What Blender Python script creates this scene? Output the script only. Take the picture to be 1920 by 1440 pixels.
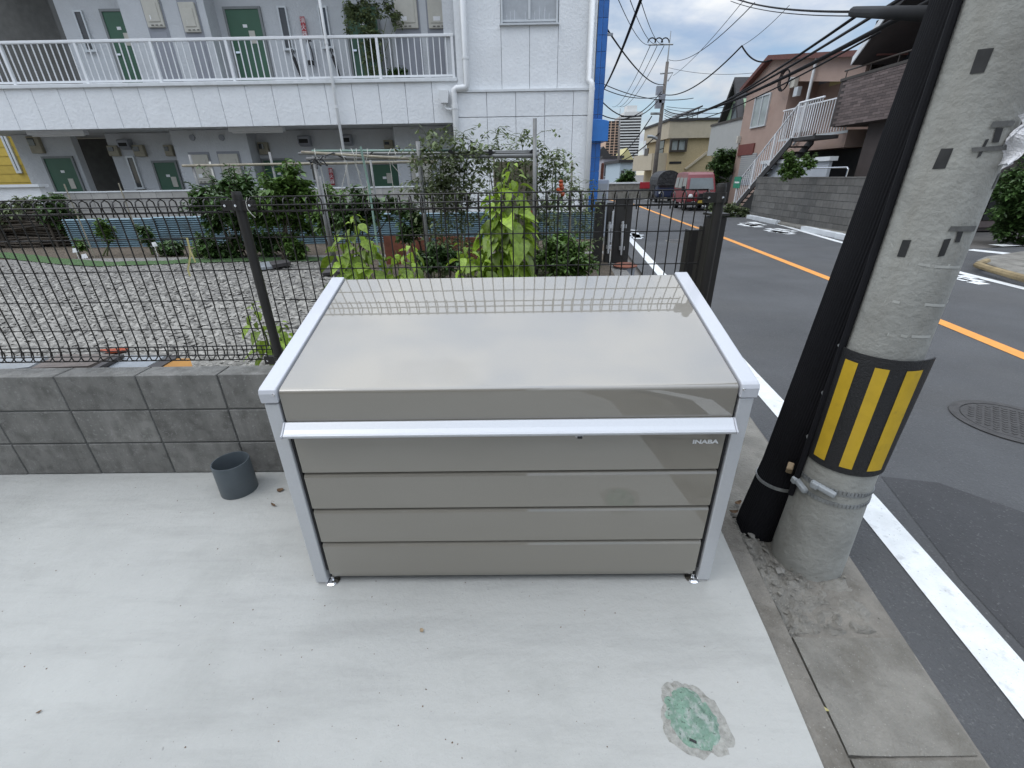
import bpy, math, random
from mathutils import Vector, Matrix
random.seed(7)
for o in list(bpy.data.objects): bpy.data.objects.remove(o)
scn = bpy.context.scene
COL = scn.collection
PI = math.pi
# ------------------------------------------------------------------ camera
F = 819.0; PITCH = math.radians(25.35); ROLL = 0.0173; H = 1.5
cp, sp = math.cos(PITCH), math.sin(PITCH); ca, sa = math.cos(ROLL), math.sin(ROLL)
FW = Vector((0, cp, -sp)); R0 = Vector((1, 0, 0)); U0 = Vector((0, sp, cp))
RT = R0*ca - U0*sa; UP = R0*sa + U0*ca
cam_d = bpy.data.cameras.new('camera'); cam = bpy.data.objects.new('camera', cam_d); COL.objects.link(cam)
m = Matrix.Identity(4)
for i in range(3): m[i][0] = RT[i]; m[i][1] = UP[i]; m[i][2] = -FW[i]
m[2][3] = H
cam.matrix_world = m
cam_d.sensor_width = 36; cam_d.lens = F/1920*36; cam_d.clip_start = .02; cam_d.clip_end = 6000
scn.camera = cam
# ------------------------------------------------------------------ world: sky with broken cloud
SUN_EL, SUN_AZ = math.radians(52), math.radians(-105)      # azimuth from +Y clockwise
w = bpy.data.worlds.new('World'); scn.world = w; w.use_nodes = True
nt = w.node_tree; N = nt.nodes; L = nt.links
bg = N['Background']; bg.inputs[1].default_value = .12
sky = N.new('ShaderNodeTexSky'); sky.sky_type = 'NISHITA'; sky.sun_disc = False
sky.sun_elevation = SUN_EL; sky.sun_rotation = SUN_AZ; sky.dust_density = .3; sky.air_density = 1.0; sky.ozone_density = 1.5
tc = N.new('ShaderNodeTexCoord'); sx = N.new('ShaderNodeSeparateXYZ'); L.new(tc.outputs['Generated'], sx.inputs[0])
def wm(op, a, b=None):
    n = N.new('ShaderNodeMath'); n.operation = op
    for i, v in enumerate((a, b)):
        if v is None: continue
        if isinstance(v, (int, float)): n.inputs[i].default_value = v
        else: L.new(v, n.inputs[i])
    return n.outputs[0]
zc = wm('MAXIMUM', sx.outputs[2], 0.0); den = wm('ADD', zc, .22)
cx = wm('DIVIDE', sx.outputs[0], den); cy = wm('DIVIDE', sx.outputs[1], den)
cb = N.new('ShaderNodeCombineXYZ'); L.new(cx, cb.inputs[0]); L.new(cy, cb.inputs[1])
def wnoise(scale, detail, off, dist=.4, stretch=(1, 1, 1)):
    mp = N.new('ShaderNodeMapping'); mp.inputs['Location'].default_value = off; mp.inputs['Scale'].default_value = stretch
    L.new(cb.outputs[0], mp.inputs[0])
    n = N.new('ShaderNodeTexNoise'); n.inputs['Scale'].default_value = scale; n.inputs['Detail'].default_value = detail
    n.inputs['Roughness'].default_value = .55; n.inputs['Distortion'].default_value = dist; L.new(mp.outputs[0], n.inputs['Vector'])
    return n.outputs[0]
def wramp(src, p0, p1, c0, c1):
    r = N.new('ShaderNodeValToRGB'); r.color_ramp.elements[0].position = p0; r.color_ramp.elements[1].position = p1
    r.color_ramp.elements[0].color = c0; r.color_ramp.elements[1].color = c1; L.new(src, r.inputs[0]); return r.outputs[0]
cover = wramp(wnoise(1.9, 8, (3.1, 1.7, 0), .25), .36, .66, (0, 0, 0, 1), (1, 1, 1, 1))
tone0 = wramp(wnoise(2.6, 7, (9.3, 4.2, 2), .3), .34, .66, (3.7, 4.5, 5.9, 1), (6.9, 7.1, 7.3, 1))
# an overcast layer is brighter overhead than near the horizon
zen = wm('MULTIPLY_ADD', wm('POWER', zc, 1.5), 3.0); zen.node.inputs[2].default_value = .82
tn = N.new('ShaderNodeVectorMath'); tn.operation = 'SCALE'; L.new(tone0, tn.inputs[0]); L.new(zen, tn.inputs['Scale']); tone = tn.outputs[0]
mx = N.new('ShaderNodeMix'); mx.data_type = 'RGBA'; L.new(wm('MINIMUM', wm('ADD', cover, wm('MULTIPLY', zc, .95)), 1.0), mx.inputs[0])
gain = N.new('ShaderNodeMix'); gain.data_type = 'RGBA'; gain.blend_type = 'MULTIPLY'; gain.inputs[0].default_value = 1
L.new(sky.outputs[0], gain.inputs[6]); gain.inputs[7].default_value = (1.1, 1.1, 1.1, 1)
L.new(gain.outputs[2], mx.inputs[6]); L.new(tone, mx.inputs[7]); L.new(mx.outputs[2], bg.inputs[0])
sd = bpy.data.lights.new('sun', 'SUN'); sd.energy = .8; sd.angle = math.radians(30); sd.color = (1, .96, .9)
so = bpy.data.objects.new('sun', sd); COL.objects.link(so)
sdir = Vector((math.sin(SUN_AZ)*math.cos(SUN_EL), math.cos(SUN_AZ)*math.cos(SUN_EL), math.sin(SUN_EL)))
so.rotation_euler = sdir.to_track_quat('Z', 'Y').to_euler(); so.location = (0, 0, 20)
vs = scn.view_settings; vs.view_transform = 'Standard'; vs.look = 'None'; vs.exposure = -0.05; vs.gamma = 1
scn.render.engine = 'CYCLES'; scn.cycles.max_bounces = 6; scn.cycles.transparent_max_bounces = 12
# ------------------------------------------------------------------ pixel of the photo -> place (on a known ground, wall or depth)
def ray(x, y): return FW + RT*((x-960)/F) + UP*((720-y)/F)
def PZ(x, y, z=0.0):
    d = ray(x, y); t = (z-H)/d.z; return Vector((d.x*t, d.y*t, z))
def PY(x, y, Y):
    d = ray(x, y); t = Y/d.y; return Vector((d.x*t, Y, H+d.z*t))
def PX(x, y, X):
    d = ray(x, y); t = X/d.x; return Vector((X, d.y*t, H+d.z*t))
# ------------------------------------------------------------------ mesh helpers
WM = {}
class MB:
    def __init__(s): s.v = []; s.f = []; s.mi = []; s.cur = 0
    def add(s, vs, fs):
        b = len(s.v); s.v += [Vector(p) for p in vs]; s.f += [tuple(i+b for i in f) for f in fs]; s.mi += [s.cur]*len(fs); return s
    def box(s, x0, x1, y0, y1, z0, z1):
        return s.add([(x0,y0,z0),(x1,y0,z0),(x1,y1,z0),(x0,y1,z0),(x0,y0,z1),(x1,y0,z1),(x1,y1,z1),(x0,y1,z1)],
                     [(0,3,2,1),(4,5,6,7),(0,1,5,4),(1,2,6,5),(2,3,7,6),(3,0,4,7)])
    def prism(s, pts, d):
        n = len(pts); pts = [Vector(p) for p in pts]; d = Vector(d)
        nrm = Vector((0,0,0))
        for i in range(n): nrm += (pts[i]-pts[0]).cross(pts[(i+1) % n]-pts[0])
        if nrm.dot(d) > 0: pts.reverse()
        vs = pts+[p+d for p in pts]
        fs = [tuple(range(n)), tuple(range(2*n-1, n-1, -1))]+[(i, i+n, (i+1) % n+n, (i+1) % n) for i in range(n)]
        return s.add(vs, fs)
    def tube(s, path, r, n=8, cap=True):
        path = [Vector(p) for p in path]; k = len(path); rs = r if isinstance(r, (list, tuple)) else [r]*k
        b = len(s.v); t0 = (path[1]-path[0]).normalized(); ref = Vector((0,0,1)) if abs(t0.z) < .9 else Vector((0,1,0))
        u = t0.cross(ref).normalized()
        for i, p in enumerate(path):
            t = (path[min(i+1,k-1)]-path[max(i-1,0)]).normalized(); u = (u-t*u.dot(t)).normalized(); v = t.cross(u)
            for j in range(n):
                a = 2*PI*j/n; s.v.append(p+(u*math.cos(a)+v*math.sin(a))*rs[i])
        for i in range(k-1):
            for j in range(n):
                s.f.append((b+i*n+j, b+i*n+(j+1) % n, b+(i+1)*n+(j+1) % n, b+(i+1)*n+j)); s.mi.append(s.cur)
        if cap:
            s.f.append(tuple(b+j for j in range(n-1,-1,-1))); s.f.append(tuple(b+(k-1)*n+j for j in range(n))); s.mi += [s.cur]*2
        return s
    def lathe(s, c, prof, n=24, a0=0, a1=2*PI, closed=True):
        c = Vector(c); b = len(s.v); full = abs(a1-a0-2*PI) < 1e-6; cols = n if full else n+1
        for r, z in prof:
            for j in range(cols):
                a = a0+(a1-a0)*j/n; s.v.append(c+Vector((r*math.cos(a), r*math.sin(a), z)))
        for i in range(len(prof)-1):
            for j in range(n):
                q = (j+1) % cols
                s.f.append((b+i*cols+j, b+i*cols+q, b+(i+1)*cols+q, b+(i+1)*cols+j)); s.mi.append(s.cur)
        return s
    def grid(s, fn, nu, nv):
        b = len(s.v)
        for i in range(nu+1):
            for j in range(nv+1): s.v.append(Vector(fn(i/nu, j/nv)))
        for i in range(nu):
            for j in range(nv):
                a = b+i*(nv+1)+j; s.f.append((a, a+nv+1, a+nv+2, a+1)); s.mi.append(s.cur)
        return s
    def mesh(s, name, mats, off=None, inv=None, smooth=False):
        me = bpy.data.meshes.new(name)
        vs = s.v
        if inv is not None: vs = [inv @ p for p in vs]
        if off is not None: vs = [p-off for p in vs]
        me.from_pydata([tuple(p) for p in vs], [], s.f)
        for mt in (mats if isinstance(mats, (list, tuple)) else [mats]): me.materials.append(mt)
        if any(s.mi): me.polygons.foreach_set('material_index', s.mi)
        if smooth: me.polygons.foreach_set('use_smooth', [True]*len(me.polygons))
        me.update(); return me
    def build(s, name, mat, parent=None, local=False, smooth=False, loc=None, bevel=0, seg=2):
        inv = None; off = None
        if parent is not None and not local: inv = WM[parent.name].inverted()
        if parent is None and loc is not None: off = Vector(loc)
        o = bpy.data.objects.new(name, s.mesh(name, mat, off, inv, smooth)); COL.objects.link(o)
        if parent is not None: o.parent = parent; WM[o.name] = WM[parent.name]
        else:
            if off is not None: o.location = off
            WM[o.name] = Matrix.Translation(off) if off is not None else Matrix.Identity(4)
        if bevel:
            b = o.modifiers.new('bevel', 'BEVEL'); b.width = bevel; b.segments = seg; b.limit_method = 'ANGLE'; b.angle_limit = math.radians(40)
        return o
def tag(o, label, cat, group=None):
    o['label'] = label; o['category'] = cat
    if group: o['group'] = group
    return o
def thing(name, label, cat, loc=(0,0,0), rz=0, group=None):
    o = bpy.data.objects.new(name, None); COL.objects.link(o); o.location = loc; o.rotation_euler = (0,0,rz); o.empty_display_size = .1
    WM[o.name] = Matrix.Translation(Vector(loc)) @ Matrix.Rotation(rz, 4, 'Z'); return tag(o, label, cat, group)
def struct(o): o['kind'] = 'structure'; return o
def stuff(o): o['kind'] = 'stuff'; return o
def piece(name, me, parent, mat4):     # a repeat that shares mesh data; mat4 in the world
    o = bpy.data.objects.new(name, me); COL.objects.link(o); o.parent = parent
    o.matrix_local = WM[parent.name].inverted() @ mat4; WM[o.name] = mat4; return o
def lpiece(name, me, parent, loc, rz=0, sc=(1,1,1)):   # same, in the parent's frame
    o = bpy.data.objects.new(name, me); COL.objects.link(o); o.parent = parent; o.location = loc; o.rotation_euler = (0,0,rz); o.scale = sc
    WM[o.name] = WM[parent.name]; return o
TR = Matrix.Translation
# ------------------------------------------------------------------ materials
def hexc(r, g, b): return tuple(((c/255)/12.92 if c/255 <= .04045 else ((c/255+.055)/1.055)**2.4) for c in (r, g, b))
def M(name, col, rough=.6, metal=0, var=.15, scale=6, bump=0, bscale=60, coat=0, crough=.05, cior=1.5, rand=0, island=0, spec=.5, streak=None, detail=5, dirt=None, trans=0, col2=None, speck=None, brush=None):
    mt = bpy.data.materials.new(name); mt.use_nodes = True; t = mt.node_tree; n = t.nodes; l = t.links; b = n['Principled BSDF']
    b.inputs['Roughness'].default_value = rough; b.inputs['Metallic'].default_value = metal; b.inputs['Specular IOR Level'].default_value = spec
    b.inputs['Coat Weight'].default_value = coat; b.inputs['Coat Roughness'].default_value = crough; b.inputs['Coat IOR'].default_value = cior
    co = n.new('ShaderNodeTexCoord'); oi = n.new('ShaderNodeObjectInfo')
    ad = n.new('ShaderNodeVectorMath'); ad.operation = 'ADD'; l.new(co.outputs['Object'], ad.inputs[0])
    ml = n.new('ShaderNodeVectorMath'); ml.operation = 'SCALE'; ml.inputs['Scale'].default_value = 37.0
    l.new(oi.outputs['Random'], ml.inputs[0]); l.new(ml.outputs[0], ad.inputs[1]); vec = ad.outputs[0]
    def noise(sc, det, v=None, rg=.6):
        q = n.new('ShaderNodeTexNoise'); q.inputs['Scale'].default_value = sc; q.inputs['Detail'].default_value = det; q.inputs['Roughness'].default_value = rg
        l.new(v or vec, q.inputs['Vector']); return q.outputs[0]
    def mix(fac, a, bb, mode='MIX'):
        q = n.new('ShaderNodeMix'); q.data_type = 'RGBA'; q.blend_type = mode
        if isinstance(fac, float): q.inputs[0].default_value = fac
        else: l.new(fac, q.inputs[0])
        for k, c in ((6, a), (7, bb)):
            if isinstance(c, tuple): q.inputs[k].default_value = c[:3]+(1,)
            else: l.new(c, q.inputs[k])
        return q.outputs[2]
    def ramp(src, p0, p1):
        q = n.new('ShaderNodeMapRange'); q.inputs[1].default_value = p0; q.inputs[2].default_value = p1; l.new(src, q.inputs[0]); return q.outputs[0]
    dark = tuple(c*(1-var) for c in col); lite = tuple(min(1, c*(1+var)) for c in col)
    c = mix(ramp(noise(scale, detail), .3, .7), dark, lite)
    if col2: c = mix(ramp(noise(scale*.45, 4), .45, .62), c, col2)
    if streak:                                         # (colour, strength) vertical water marks
        mp = n.new('ShaderNodeMapping'); mp.inputs['Scale'].default_value = (9, 9, .9); l.new(vec, mp.inputs[0])
        c = mix(wmul(n, l, ramp(noise(1.6, 6, mp.outputs[0]), .45, .75), streak[1]), c, streak[0])
    if dirt:                                           # (colour, scale, threshold, strength) patches
        c = mix(wmul(n, l, ramp(noise(dirt[1], 7), dirt[2], dirt[2]+.16), dirt[3]), c, dirt[0])
    if speck:                                          # (colour, scale, threshold, strength) fine grains
        c = mix(wmul(n, l, ramp(noise(speck[1], 2), speck[2], speck[2]+.06), speck[3]), c, speck[0])
    if brush:                                          # (colour, strength) broad diagonal trowel sweeps
        mp = n.new('ShaderNodeMapping'); mp.inputs['Rotation'].default_value = (0, 0, .55); mp.inputs['Scale'].default_value = (1.1, 6.5, 1); l.new(vec, mp.inputs[0])
        c = mix(wmul(n, l, ramp(noise(1.3, 8, mp.outputs[0], .7), .48, .68), brush[1]), c, brush[0])
    if rand:
        r = n.new('ShaderNodeMapRange'); r.inputs[3].default_value = 1-rand; r.inputs[4].default_value = 1+rand; l.new(oi.outputs['Random'], r.inputs[0])
        q = n.new('ShaderNodeVectorMath'); q.operation = 'SCALE'; l.new(c, q.inputs[0]); l.new(r.outputs[0], q.inputs['Scale']); c = q.outputs[0]
    if island:
        g = n.new('ShaderNodeNewGeometry')
        r = n.new('ShaderNodeMapRange'); r.inputs[3].default_value = 1-island; r.inputs[4].default_value = 1+island; l.new(g.outputs['Random Per Island'], r.inputs[0])
        q = n.new('ShaderNodeVectorMath'); q.operation = 'SCALE'; l.new(c, q.inputs[0]); l.new(r.outputs[0], q.inputs['Scale']); c = q.outputs[0]
    l.new(c, b.inputs['Base Color'])
    if bump:
        bp = n.new('ShaderNodeBump'); bp.inputs['Strength'].default_value = min(1, bump); bp.inputs['Distance'].default_value = .02*max(1, bump)/bscale*60
        l.new(noise(bscale, 4), bp.inputs['Height']); l.new(bp.outputs[0], b.inputs['Normal'])
    if trans:
        tr = n.new('ShaderNodeBsdfTranslucent'); l.new(c, tr.inputs[0]); ms = n.new('ShaderNodeMixShader'); ms.inputs[0].default_value = trans
        l.new(b.outputs[0], ms.inputs[1]); l.new(tr.outputs[0], ms.inputs[2]); l.new(ms.outputs[0], n['Material Output'].inputs[0])
    return mt
def wmul(n, l, s, k):
    q = n.new('ShaderNodeMath'); q.operation = 'MULTIPLY'; l.new(s, q.inputs[0]); q.inputs[1].default_value = k; return q.outputs[0]
mt = {}
mt['slab'] = M('fresh_concrete', (.372,.371,.348), .75, var=.1, scale=1.6, bump=.2, bscale=38, dirt=((.30,.303,.28), 2.2, .54, .5), speck=((.15,.15,.14), 60, .71, .55), col2=(.396,.394,.37), brush=((.285,.285,.266), .5))
mt['asphalt'] = M('asphalt', (.08,.081,.083), .85, var=.22, scale=.8, bump=1, bscale=70, speck=((.16,.16,.156), 95, .61, .5), dirt=((.09,.088,.085), .55, .5, .5))
mt['asphalt_old'] = M('old_asphalt', (.075,.073,.07), .88, var=.2, scale=3, bump=.9, bscale=110, speck=((.17,.165,.16), 140, .63, .6))
mt['white_paint'] = M('road_paint_white', (.70,.71,.70), .7, var=.1, scale=9, bump=.5, bscale=90, dirt=((.28,.28,.28), 14, .58, .6), speck=((.2,.2,.2), 90, .68, .6))
mt['orange_paint'] = M('road_paint_orange', (.72,.30,.06), .7, var=.1, scale=9, bump=.3, bscale=120, dirt=((.3,.17,.08), 22, .62, .4))
mt['kerb'] = M('weathered_kerb', (.19,.175,.15), .9, var=.25, scale=8, bump=.7, bscale=90, dirt=((.08,.07,.055), 5, .52, .7), speck=((.36,.34,.3), 110, .66, .5))
mt['gutter'] = M('gutter_concrete', (.21,.198,.172), .9, var=.25, scale=5, bump=.8, bscale=70, dirt=((.1,.09,.072), 3.5, .5, .65), speck=((.45,.43,.4), 160, .66, .4))
mt['gravel_base'] = M('gravel_bed', (.2,.19,.175), .95, var=.3, scale=30, bump=1, bscale=60)
mt['stone'] = M('gravel_stone', (.25,.238,.213), .9, var=.15, scale=20, island=.45)
mt['soil'] = M('garden_soil', (.1,.078,.055), .95, var=.35, scale=12, bump=1, bscale=40)
mt['ground'] = M('bare_ground', (.14,.13,.12), .95, var=.2, scale=.5)
mt['turf'] = M('artificial_turf', (.05,.1,.03), .95, var=.3, scale=40, bump=1, bscale=200)
mt['block'] = M('concrete_block', (.2,.195,.18), .92, var=.2, scale=7, bump=.5, bscale=150, rand=.1, streak=((.1,.098,.09), .6), dirt=((.09,.087,.078), 15, .5, .6), speck=((.34,.335,.32), 60, .6, .35))
mt['mortar'] = M('mortar', (.105,.105,.1), .95, var=.2, scale=20, bump=.5)
mt['block_far'] = M('grey_block_across', (.15,.145,.135), .92, var=.15, scale=3, rand=.14, streak=((.08,.078,.07), .5), bump=.3, bscale=60)
mt['paint_panel'] = M('taupe_steel', (.212,.193,.157), .5, metal=.0, var=.03, scale=300, coat=1.0, crough=.02, cior=1.9, detail=1)
mt['alu'] = M('silver_aluminium', (.55,.56,.575), .38, metal=.35, var=.02, scale=200, detail=1)
mt['alu_cap'] = M('silver_plastic_cap', (.52,.53,.56), .35, var=.02, scale=100, coat=.3)
mt['chrome'] = M('chrome', (.75,.75,.76), .15, metal=1, var=.05)
mt['black_plastic'] = M('black_plastic', (.012,.012,.014), .45, var=.2)
mt['letter'] = M('white_print', (.75,.75,.75), .5, var=.02)
mt['fence'] = M('brown_coated_wire', (.014,.012,.0105), .42, var=.2, scale=30)
mt['fence_post'] = M('brown_coated_post', (.021,.019,.017), .5, var=.15, scale=15, bump=.15, bscale=200)
mt['pvc'] = M('grey_pvc', (.075,.09,.1), .42, var=.08, scale=12, dirt=((.24,.26,.27), 10, .6, .25))
mt['pole'] = M('pole_concrete', (.31,.31,.285), .9, var=.2, scale=5, bump=.25, bscale=40, dirt=((.2,.19,.165), 2.6, .5, .6), speck=((.2,.2,.19), 90, .66, .35), streak=((.23,.22,.19), .5))
mt['pole_joint'] = M('pole_mould_seam', (.42,.42,.39), .9, var=.15, scale=20)
mt['conduit'] = M('black_ribbed_conduit', (.006,.006,.008), .75, spec=.25, var=.2)
mt['tape'] = M('dark_tape', (.025,.025,.025), .7, var=.4, scale=20)
mt['tape_old'] = M('old_grey_tape', (.1,.1,.095), .8, var=.4, scale=20)
mt['sleeve'] = M('black_rubber_sleeve', (.014,.014,.015), .5, var=.15, bump=.6, bscale=160)
mt['yellow'] = M('yellow_reflective', (.55,.36,.022), .5, var=.1, scale=14, dirt=((.25,.17,.03), 16, .6, .5))
mt['galv'] = M('galvanised_steel', (.34,.35,.35), .45, metal=.7, var=.2, scale=30)
mt['buckle'] = M('grey_buckle', (.3,.32,.33), .5, var=.15, scale=20)
mt['rag'] = M('white_rag', (.72,.72,.74), .9, var=.1, scale=20, bump=.6)
mt['leaf_dry'] = M('dry_leaf', (.12,.07,.035), .8, var=.3, scale=30)
mt['chip'] = M('tan_chip', (.32,.24,.15), .8, var=.2, scale=30)
mt['green_cover'] = M('cement_smeared_green', (.17,.27,.205), .75, var=.25, scale=22, bump=.8, bscale=70, dirt=((.34,.37,.34), 48, .47, .9), speck=((.07,.1,.075), 95, .62, .8))
mt['cement_smear'] = M('rough_cement', (.33,.325,.295), .95, var=.2, scale=60, bump=.8, bscale=120, dirt=((.19,.18,.155), 55, .53, .75), spec=.1)
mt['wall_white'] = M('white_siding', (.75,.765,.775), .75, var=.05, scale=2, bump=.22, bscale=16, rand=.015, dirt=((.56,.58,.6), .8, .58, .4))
mt['wall_shade'] = M('corridor_wall', (.52,.535,.55), .8, var=.05, scale=2, bump=.3, bscale=20)  # same white paint as the siding, darkened to carry the corridor shade
mt['joint'] = M('siding_joint', (.38,.4,.42), .8, var=.1)
mt['rail'] = M('white_railing', (.74,.75,.76), .4, var=.04, scale=8)
mt['coping'] = M('white_coping', (.66,.68,.69), .5, var=.08, scale=4, dirt=((.42,.43,.42), 3, .58, .5))
mt['door_green'] = M('green_door', (.04,.11,.066), .5, var=.1, scale=2)
mt['door_frame'] = M('door_frame', (.2,.21,.21), .5, var=.1)
mt['grey_panel'] = M('grey_cabinet_door', (.27,.28,.31), .5, var=.08, scale=3)
mt['heater'] = M('cream_water_heater', (.5,.48,.42), .5, var=.06, scale=8, dirt=((.36,.34,.28), 4, .58, .5))
mt['meter'] = M('beige_meter_box', (.3,.27,.2), .6, var=.15, scale=10)
mt['dark'] = M('dark_interior', (.02,.02,.02), .9, var=.2)
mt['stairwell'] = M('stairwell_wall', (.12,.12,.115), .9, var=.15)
mt['glass'] = M('window_glass', (.05,.055,.06), .08, var=.3, scale=2, spec=.6)
mt['glass_pale'] = M('curtained_glass', (.32,.35,.34), .15, var=.15, scale=3, spec=.6)
mt['frame_alu'] = M('aluminium_sash', (.55,.57,.58), .4, var=.05, metal=.3)
mt['frame_bronze'] = M('bronze_sash', (.045,.035,.028), .45, var=.1)
mt['pipe_white'] = M('white_downpipe', (.70,.71,.71), .45, var=.05, scale=4, dirt=((.5,.5,.48), 4, .6, .5))
mt['blue_tile'] = M('blue_tile', (.02,.13,.42), .3, var=.15, scale=4, rand=.12)
mt['blue_paint'] = M('blue_painted_metal', (.03,.17,.5), .35, var=.08)
mt['corr'] = M('blue_corrugated', (.15,.225,.265), .6, var=.25, scale=3, dirt=((.1,.13,.14), 2.5, .5, .7), rand=.12)
mt['parapet'] = M('stained_parapet_block', (.36,.35,.33), .9, var=.15, scale=3, rand=.1, dirt=((.2,.19,.18), 3, .52, .6))
mt['yellow_siding'] = M('yellow_siding', (.5,.36,.06), .7, var=.08, rand=.08)
mt['bamboo'] = M('weathered_bamboo', (.28,.25,.19), .7, var=.3, scale=15)
mt['stick'] = M('dark_brushwood', (.06,.048,.036), .9, var=.4, scale=10, rand=.4)
mt['steel_pipe'] = M('grey_steel_pipe', (.19,.19,.185), .5, metal=.3, var=.25, scale=10)
mt['green_pole'] = M('green_garden_pole', (.2,.3,.25), .5, var=.15)
mt['rust'] = M('rusty_red_board', (.17,.06,.035), .85, var=.35, scale=8, rand=.2)
mt['brown_sheet'] = M('brown_shade_sheet', (.12,.105,.075), .9, var=.25, scale=12)
mt['string'] = M('white_twine', (.5,.49,.44), .9, var=.1)
mt['ribbon'] = M('yellow_ribbon', (.5,.45,.2), .8, var=.15)
mt['lime'] = M('lime_leaf', (.24,.35,.04), .45, var=.35, scale=6, rand=.5, trans=.35)
mt['leaf'] = M('green_leaf', (.1,.175,.038), .45, var=.25, scale=3, island=.55, trans=.3)
mt['leaf_dark'] = M('dark_green_leaf', (.068,.125,.036), .42, var=.25, scale=3, island=.6, trans=.25)
mt['leaf_dusty'] = M('dusty_green_leaf', (.135,.17,.075), .7, var=.25, scale=3, island=.5, trans=.25)
mt['leaf_grey'] = M('blue_green_leaf', (.17,.24,.2), .6, var=.15, scale=3, island=.3)
mt['stem'] = M('plant_stem', (.1,.12,.045), .7, var=.2)
mt['bark'] = M('bark', (.07,.055,.04), .9, var=.3, scale=20)
mt['marigold'] = M('marigold_petal', (.6,.24,.02), .6, var=.2, island=.2)
mt['tomato'] = M('tomato', (.42,.07,.02), .3, var=.2, rand=.3)
mt['pot'] = M('black_pot', (.02,.02,.02), .7, var=.2)
mt['red_van'] = M('faded_red_paint', (.16,.007,.013), .45, var=.06, scale=2, coat=.25)
mt['tyre'] = M('tyre', (.015,.015,.015), .9, var=.2)
mt['lamp'] = M('lamp_glass', (.6,.62,.62), .12, var=.05, spec=.8)
mt['plate'] = M('yellow_plate', (.5,.36,.05), .6, var=.05)
mt['tarp'] = M('black_tarpaulin', (.02,.02,.022), .6, var=.4, scale=3, bump=.5, bscale=6)
mt['truck_blue'] = M('navy_truck_paint', (.02,.03,.07), .4, var=.1, coat=.4)
mt['pink'] = M('salmon_stucco', (.375,.272,.225), .9, var=.06, scale=2, bump=.3, bscale=40, dirt=((.3,.19,.15), .9, .57, .4))
mt['pink_red'] = M('brick_red_trim', (.15,.045,.036), .8, var=.1)
mt['tan'] = M('tan_brick_wall', (.43,.34,.2), .85, var=.1, scale=9, dirt=((.33,.26,.16), 1, .55, .4))
mt['tan_light'] = M('beige_render', (.45,.39,.29), .85, var=.06, scale=3)
mt['brown_brick'] = M('brown_brick_cladding', (.135,.105,.098), .8, var=.1, scale=5, rand=.3)
mt['brown_dark'] = M('dark_brown_wall', (.06,.048,.045), .8, var=.15, scale=3)
mt['grey_clad'] = M('pale_grey_cladding', (.38,.385,.37), .8, var=.04, scale=3)
mt['green_wall'] = M('pale_green_wall', (.24,.34,.22), .8, var=.06)
mt['roof_dark'] = M('dark_roof', (.035,.033,.033), .7, var=.2)
mt['roof_red'] = M('red_brown_roof', (.13,.05,.04), .7, var=.15)
mt['tower_orange'] = M('orange_tower_wall', (.58,.40,.29), .85, var=.05)
mt['tower_grey'] = M('grey_tower_wall', (.4,.4,.4), .85, var=.05)
mt['tower_white'] = M('white_tower_crown', (.62,.62,.6), .85, var=.05)
mt['cable'] = M('black_cable', (.012,.012,.013), .75, var=.2, spec=.2)
mt['blue_house'] = M('pale_blue_wall', (.42,.5,.55), .85, var=.05)
mt['yellow_house'] = M('pale_yellow_wall', (.5,.45,.22), .85, var=.05)
mt['lilac_house'] = M('lilac_grey_wall', (.36,.34,.37), .85, var=.05)
mt['panel_grey'] = M('blue_grey_panel', (.42,.45,.49), .7, var=.05)
mt['manhole'] = M('cast_iron', (.05,.047,.045), .7, var=.3, scale=20, bump=.6)
mt['red_sign'] = M('red_sign', (.35,.02,.03), .5, var=.05)
mt['green_sign'] = M('green_sign', (.02,.22,.13), .5, var=.05)
mt['bottle_clear'] = M('pale_bottle', (.5,.52,.55), .3, var=.1)
mt['board_dark'] = M('dark_framed_board', (.05,.045,.045), .6, var=.3, scale=6)
mt['board_pale'] = M('pale_sheet', (.3,.32,.34), .35, var=.15, scale=5, coat=.3)
mt['board_brown'] = M('brown_plank', (.14,.115,.1), .7, var=.25, scale=9)
mt['unseen_house_wall'] = M('brown_grey_siding', (.13,.115,.1), .7, var=.08, rand=.05)
mt['asphalt_dark'] = M('fresh_asphalt_patch', (.056,.056,.058), .85, var=.2, scale=2, bump=1, bscale=80, speck=((.17,.17,.165), 80, .63, .5))
mt['windscreen'] = M('windscreen_glass', (.07,.09,.095), .1, var=.3, scale=2, spec=.7)
mt['far_pole'] = M('weathered_far_pole', (.16,.14,.125), .9, var=.2, scale=3)
mt['orange_box'] = M('orange_wood', (.36,.17,.03), .7, var=.15)
# ================================================================== THE SETTING: ground, road, slab
Z_ROAD = -.08
def sheet(name, pts, z, mat, thick=0):
    b = MB()
    if thick: b.prism([(p[0], p[1], z) for p in pts], (0, 0, -thick))
    else: b.add([(p[0], p[1], z) for p in pts], [tuple(range(len(pts)))])
    return struct(b.build(name, mat))
sheet('ground', [(-3000,-3000),(3000,-3000),(3000,3000),(-3000,3000)], -.14, mt['ground'])
def xat(line, y):
    for (x0, y0), (x1, y1) in zip(line, line[1:]):
        if y0 <= y <= y1: return x0+(x1-x0)*(y-y0)/(y1-y0)
    return line[-1][0] if y > line[-1][1] else line[0][0]
G_EDGE = [(.30,-6),(1.16,-.5),(1.366,.662),(1.534,1.587),(1.76,3.2),(2.55,9.5),(3.1,14),(4.6,27),(4.4,34),(1.0,46),(-8,60)]
W_L = [(.45,-6),(1.44,-.4),(1.69,.829),(1.86,1.831),(2.06,3.47),(2.55,7),(3.2,11.74),(5.1,27),(4.9,34),(1.5,46),(-7.5,60)]
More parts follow.
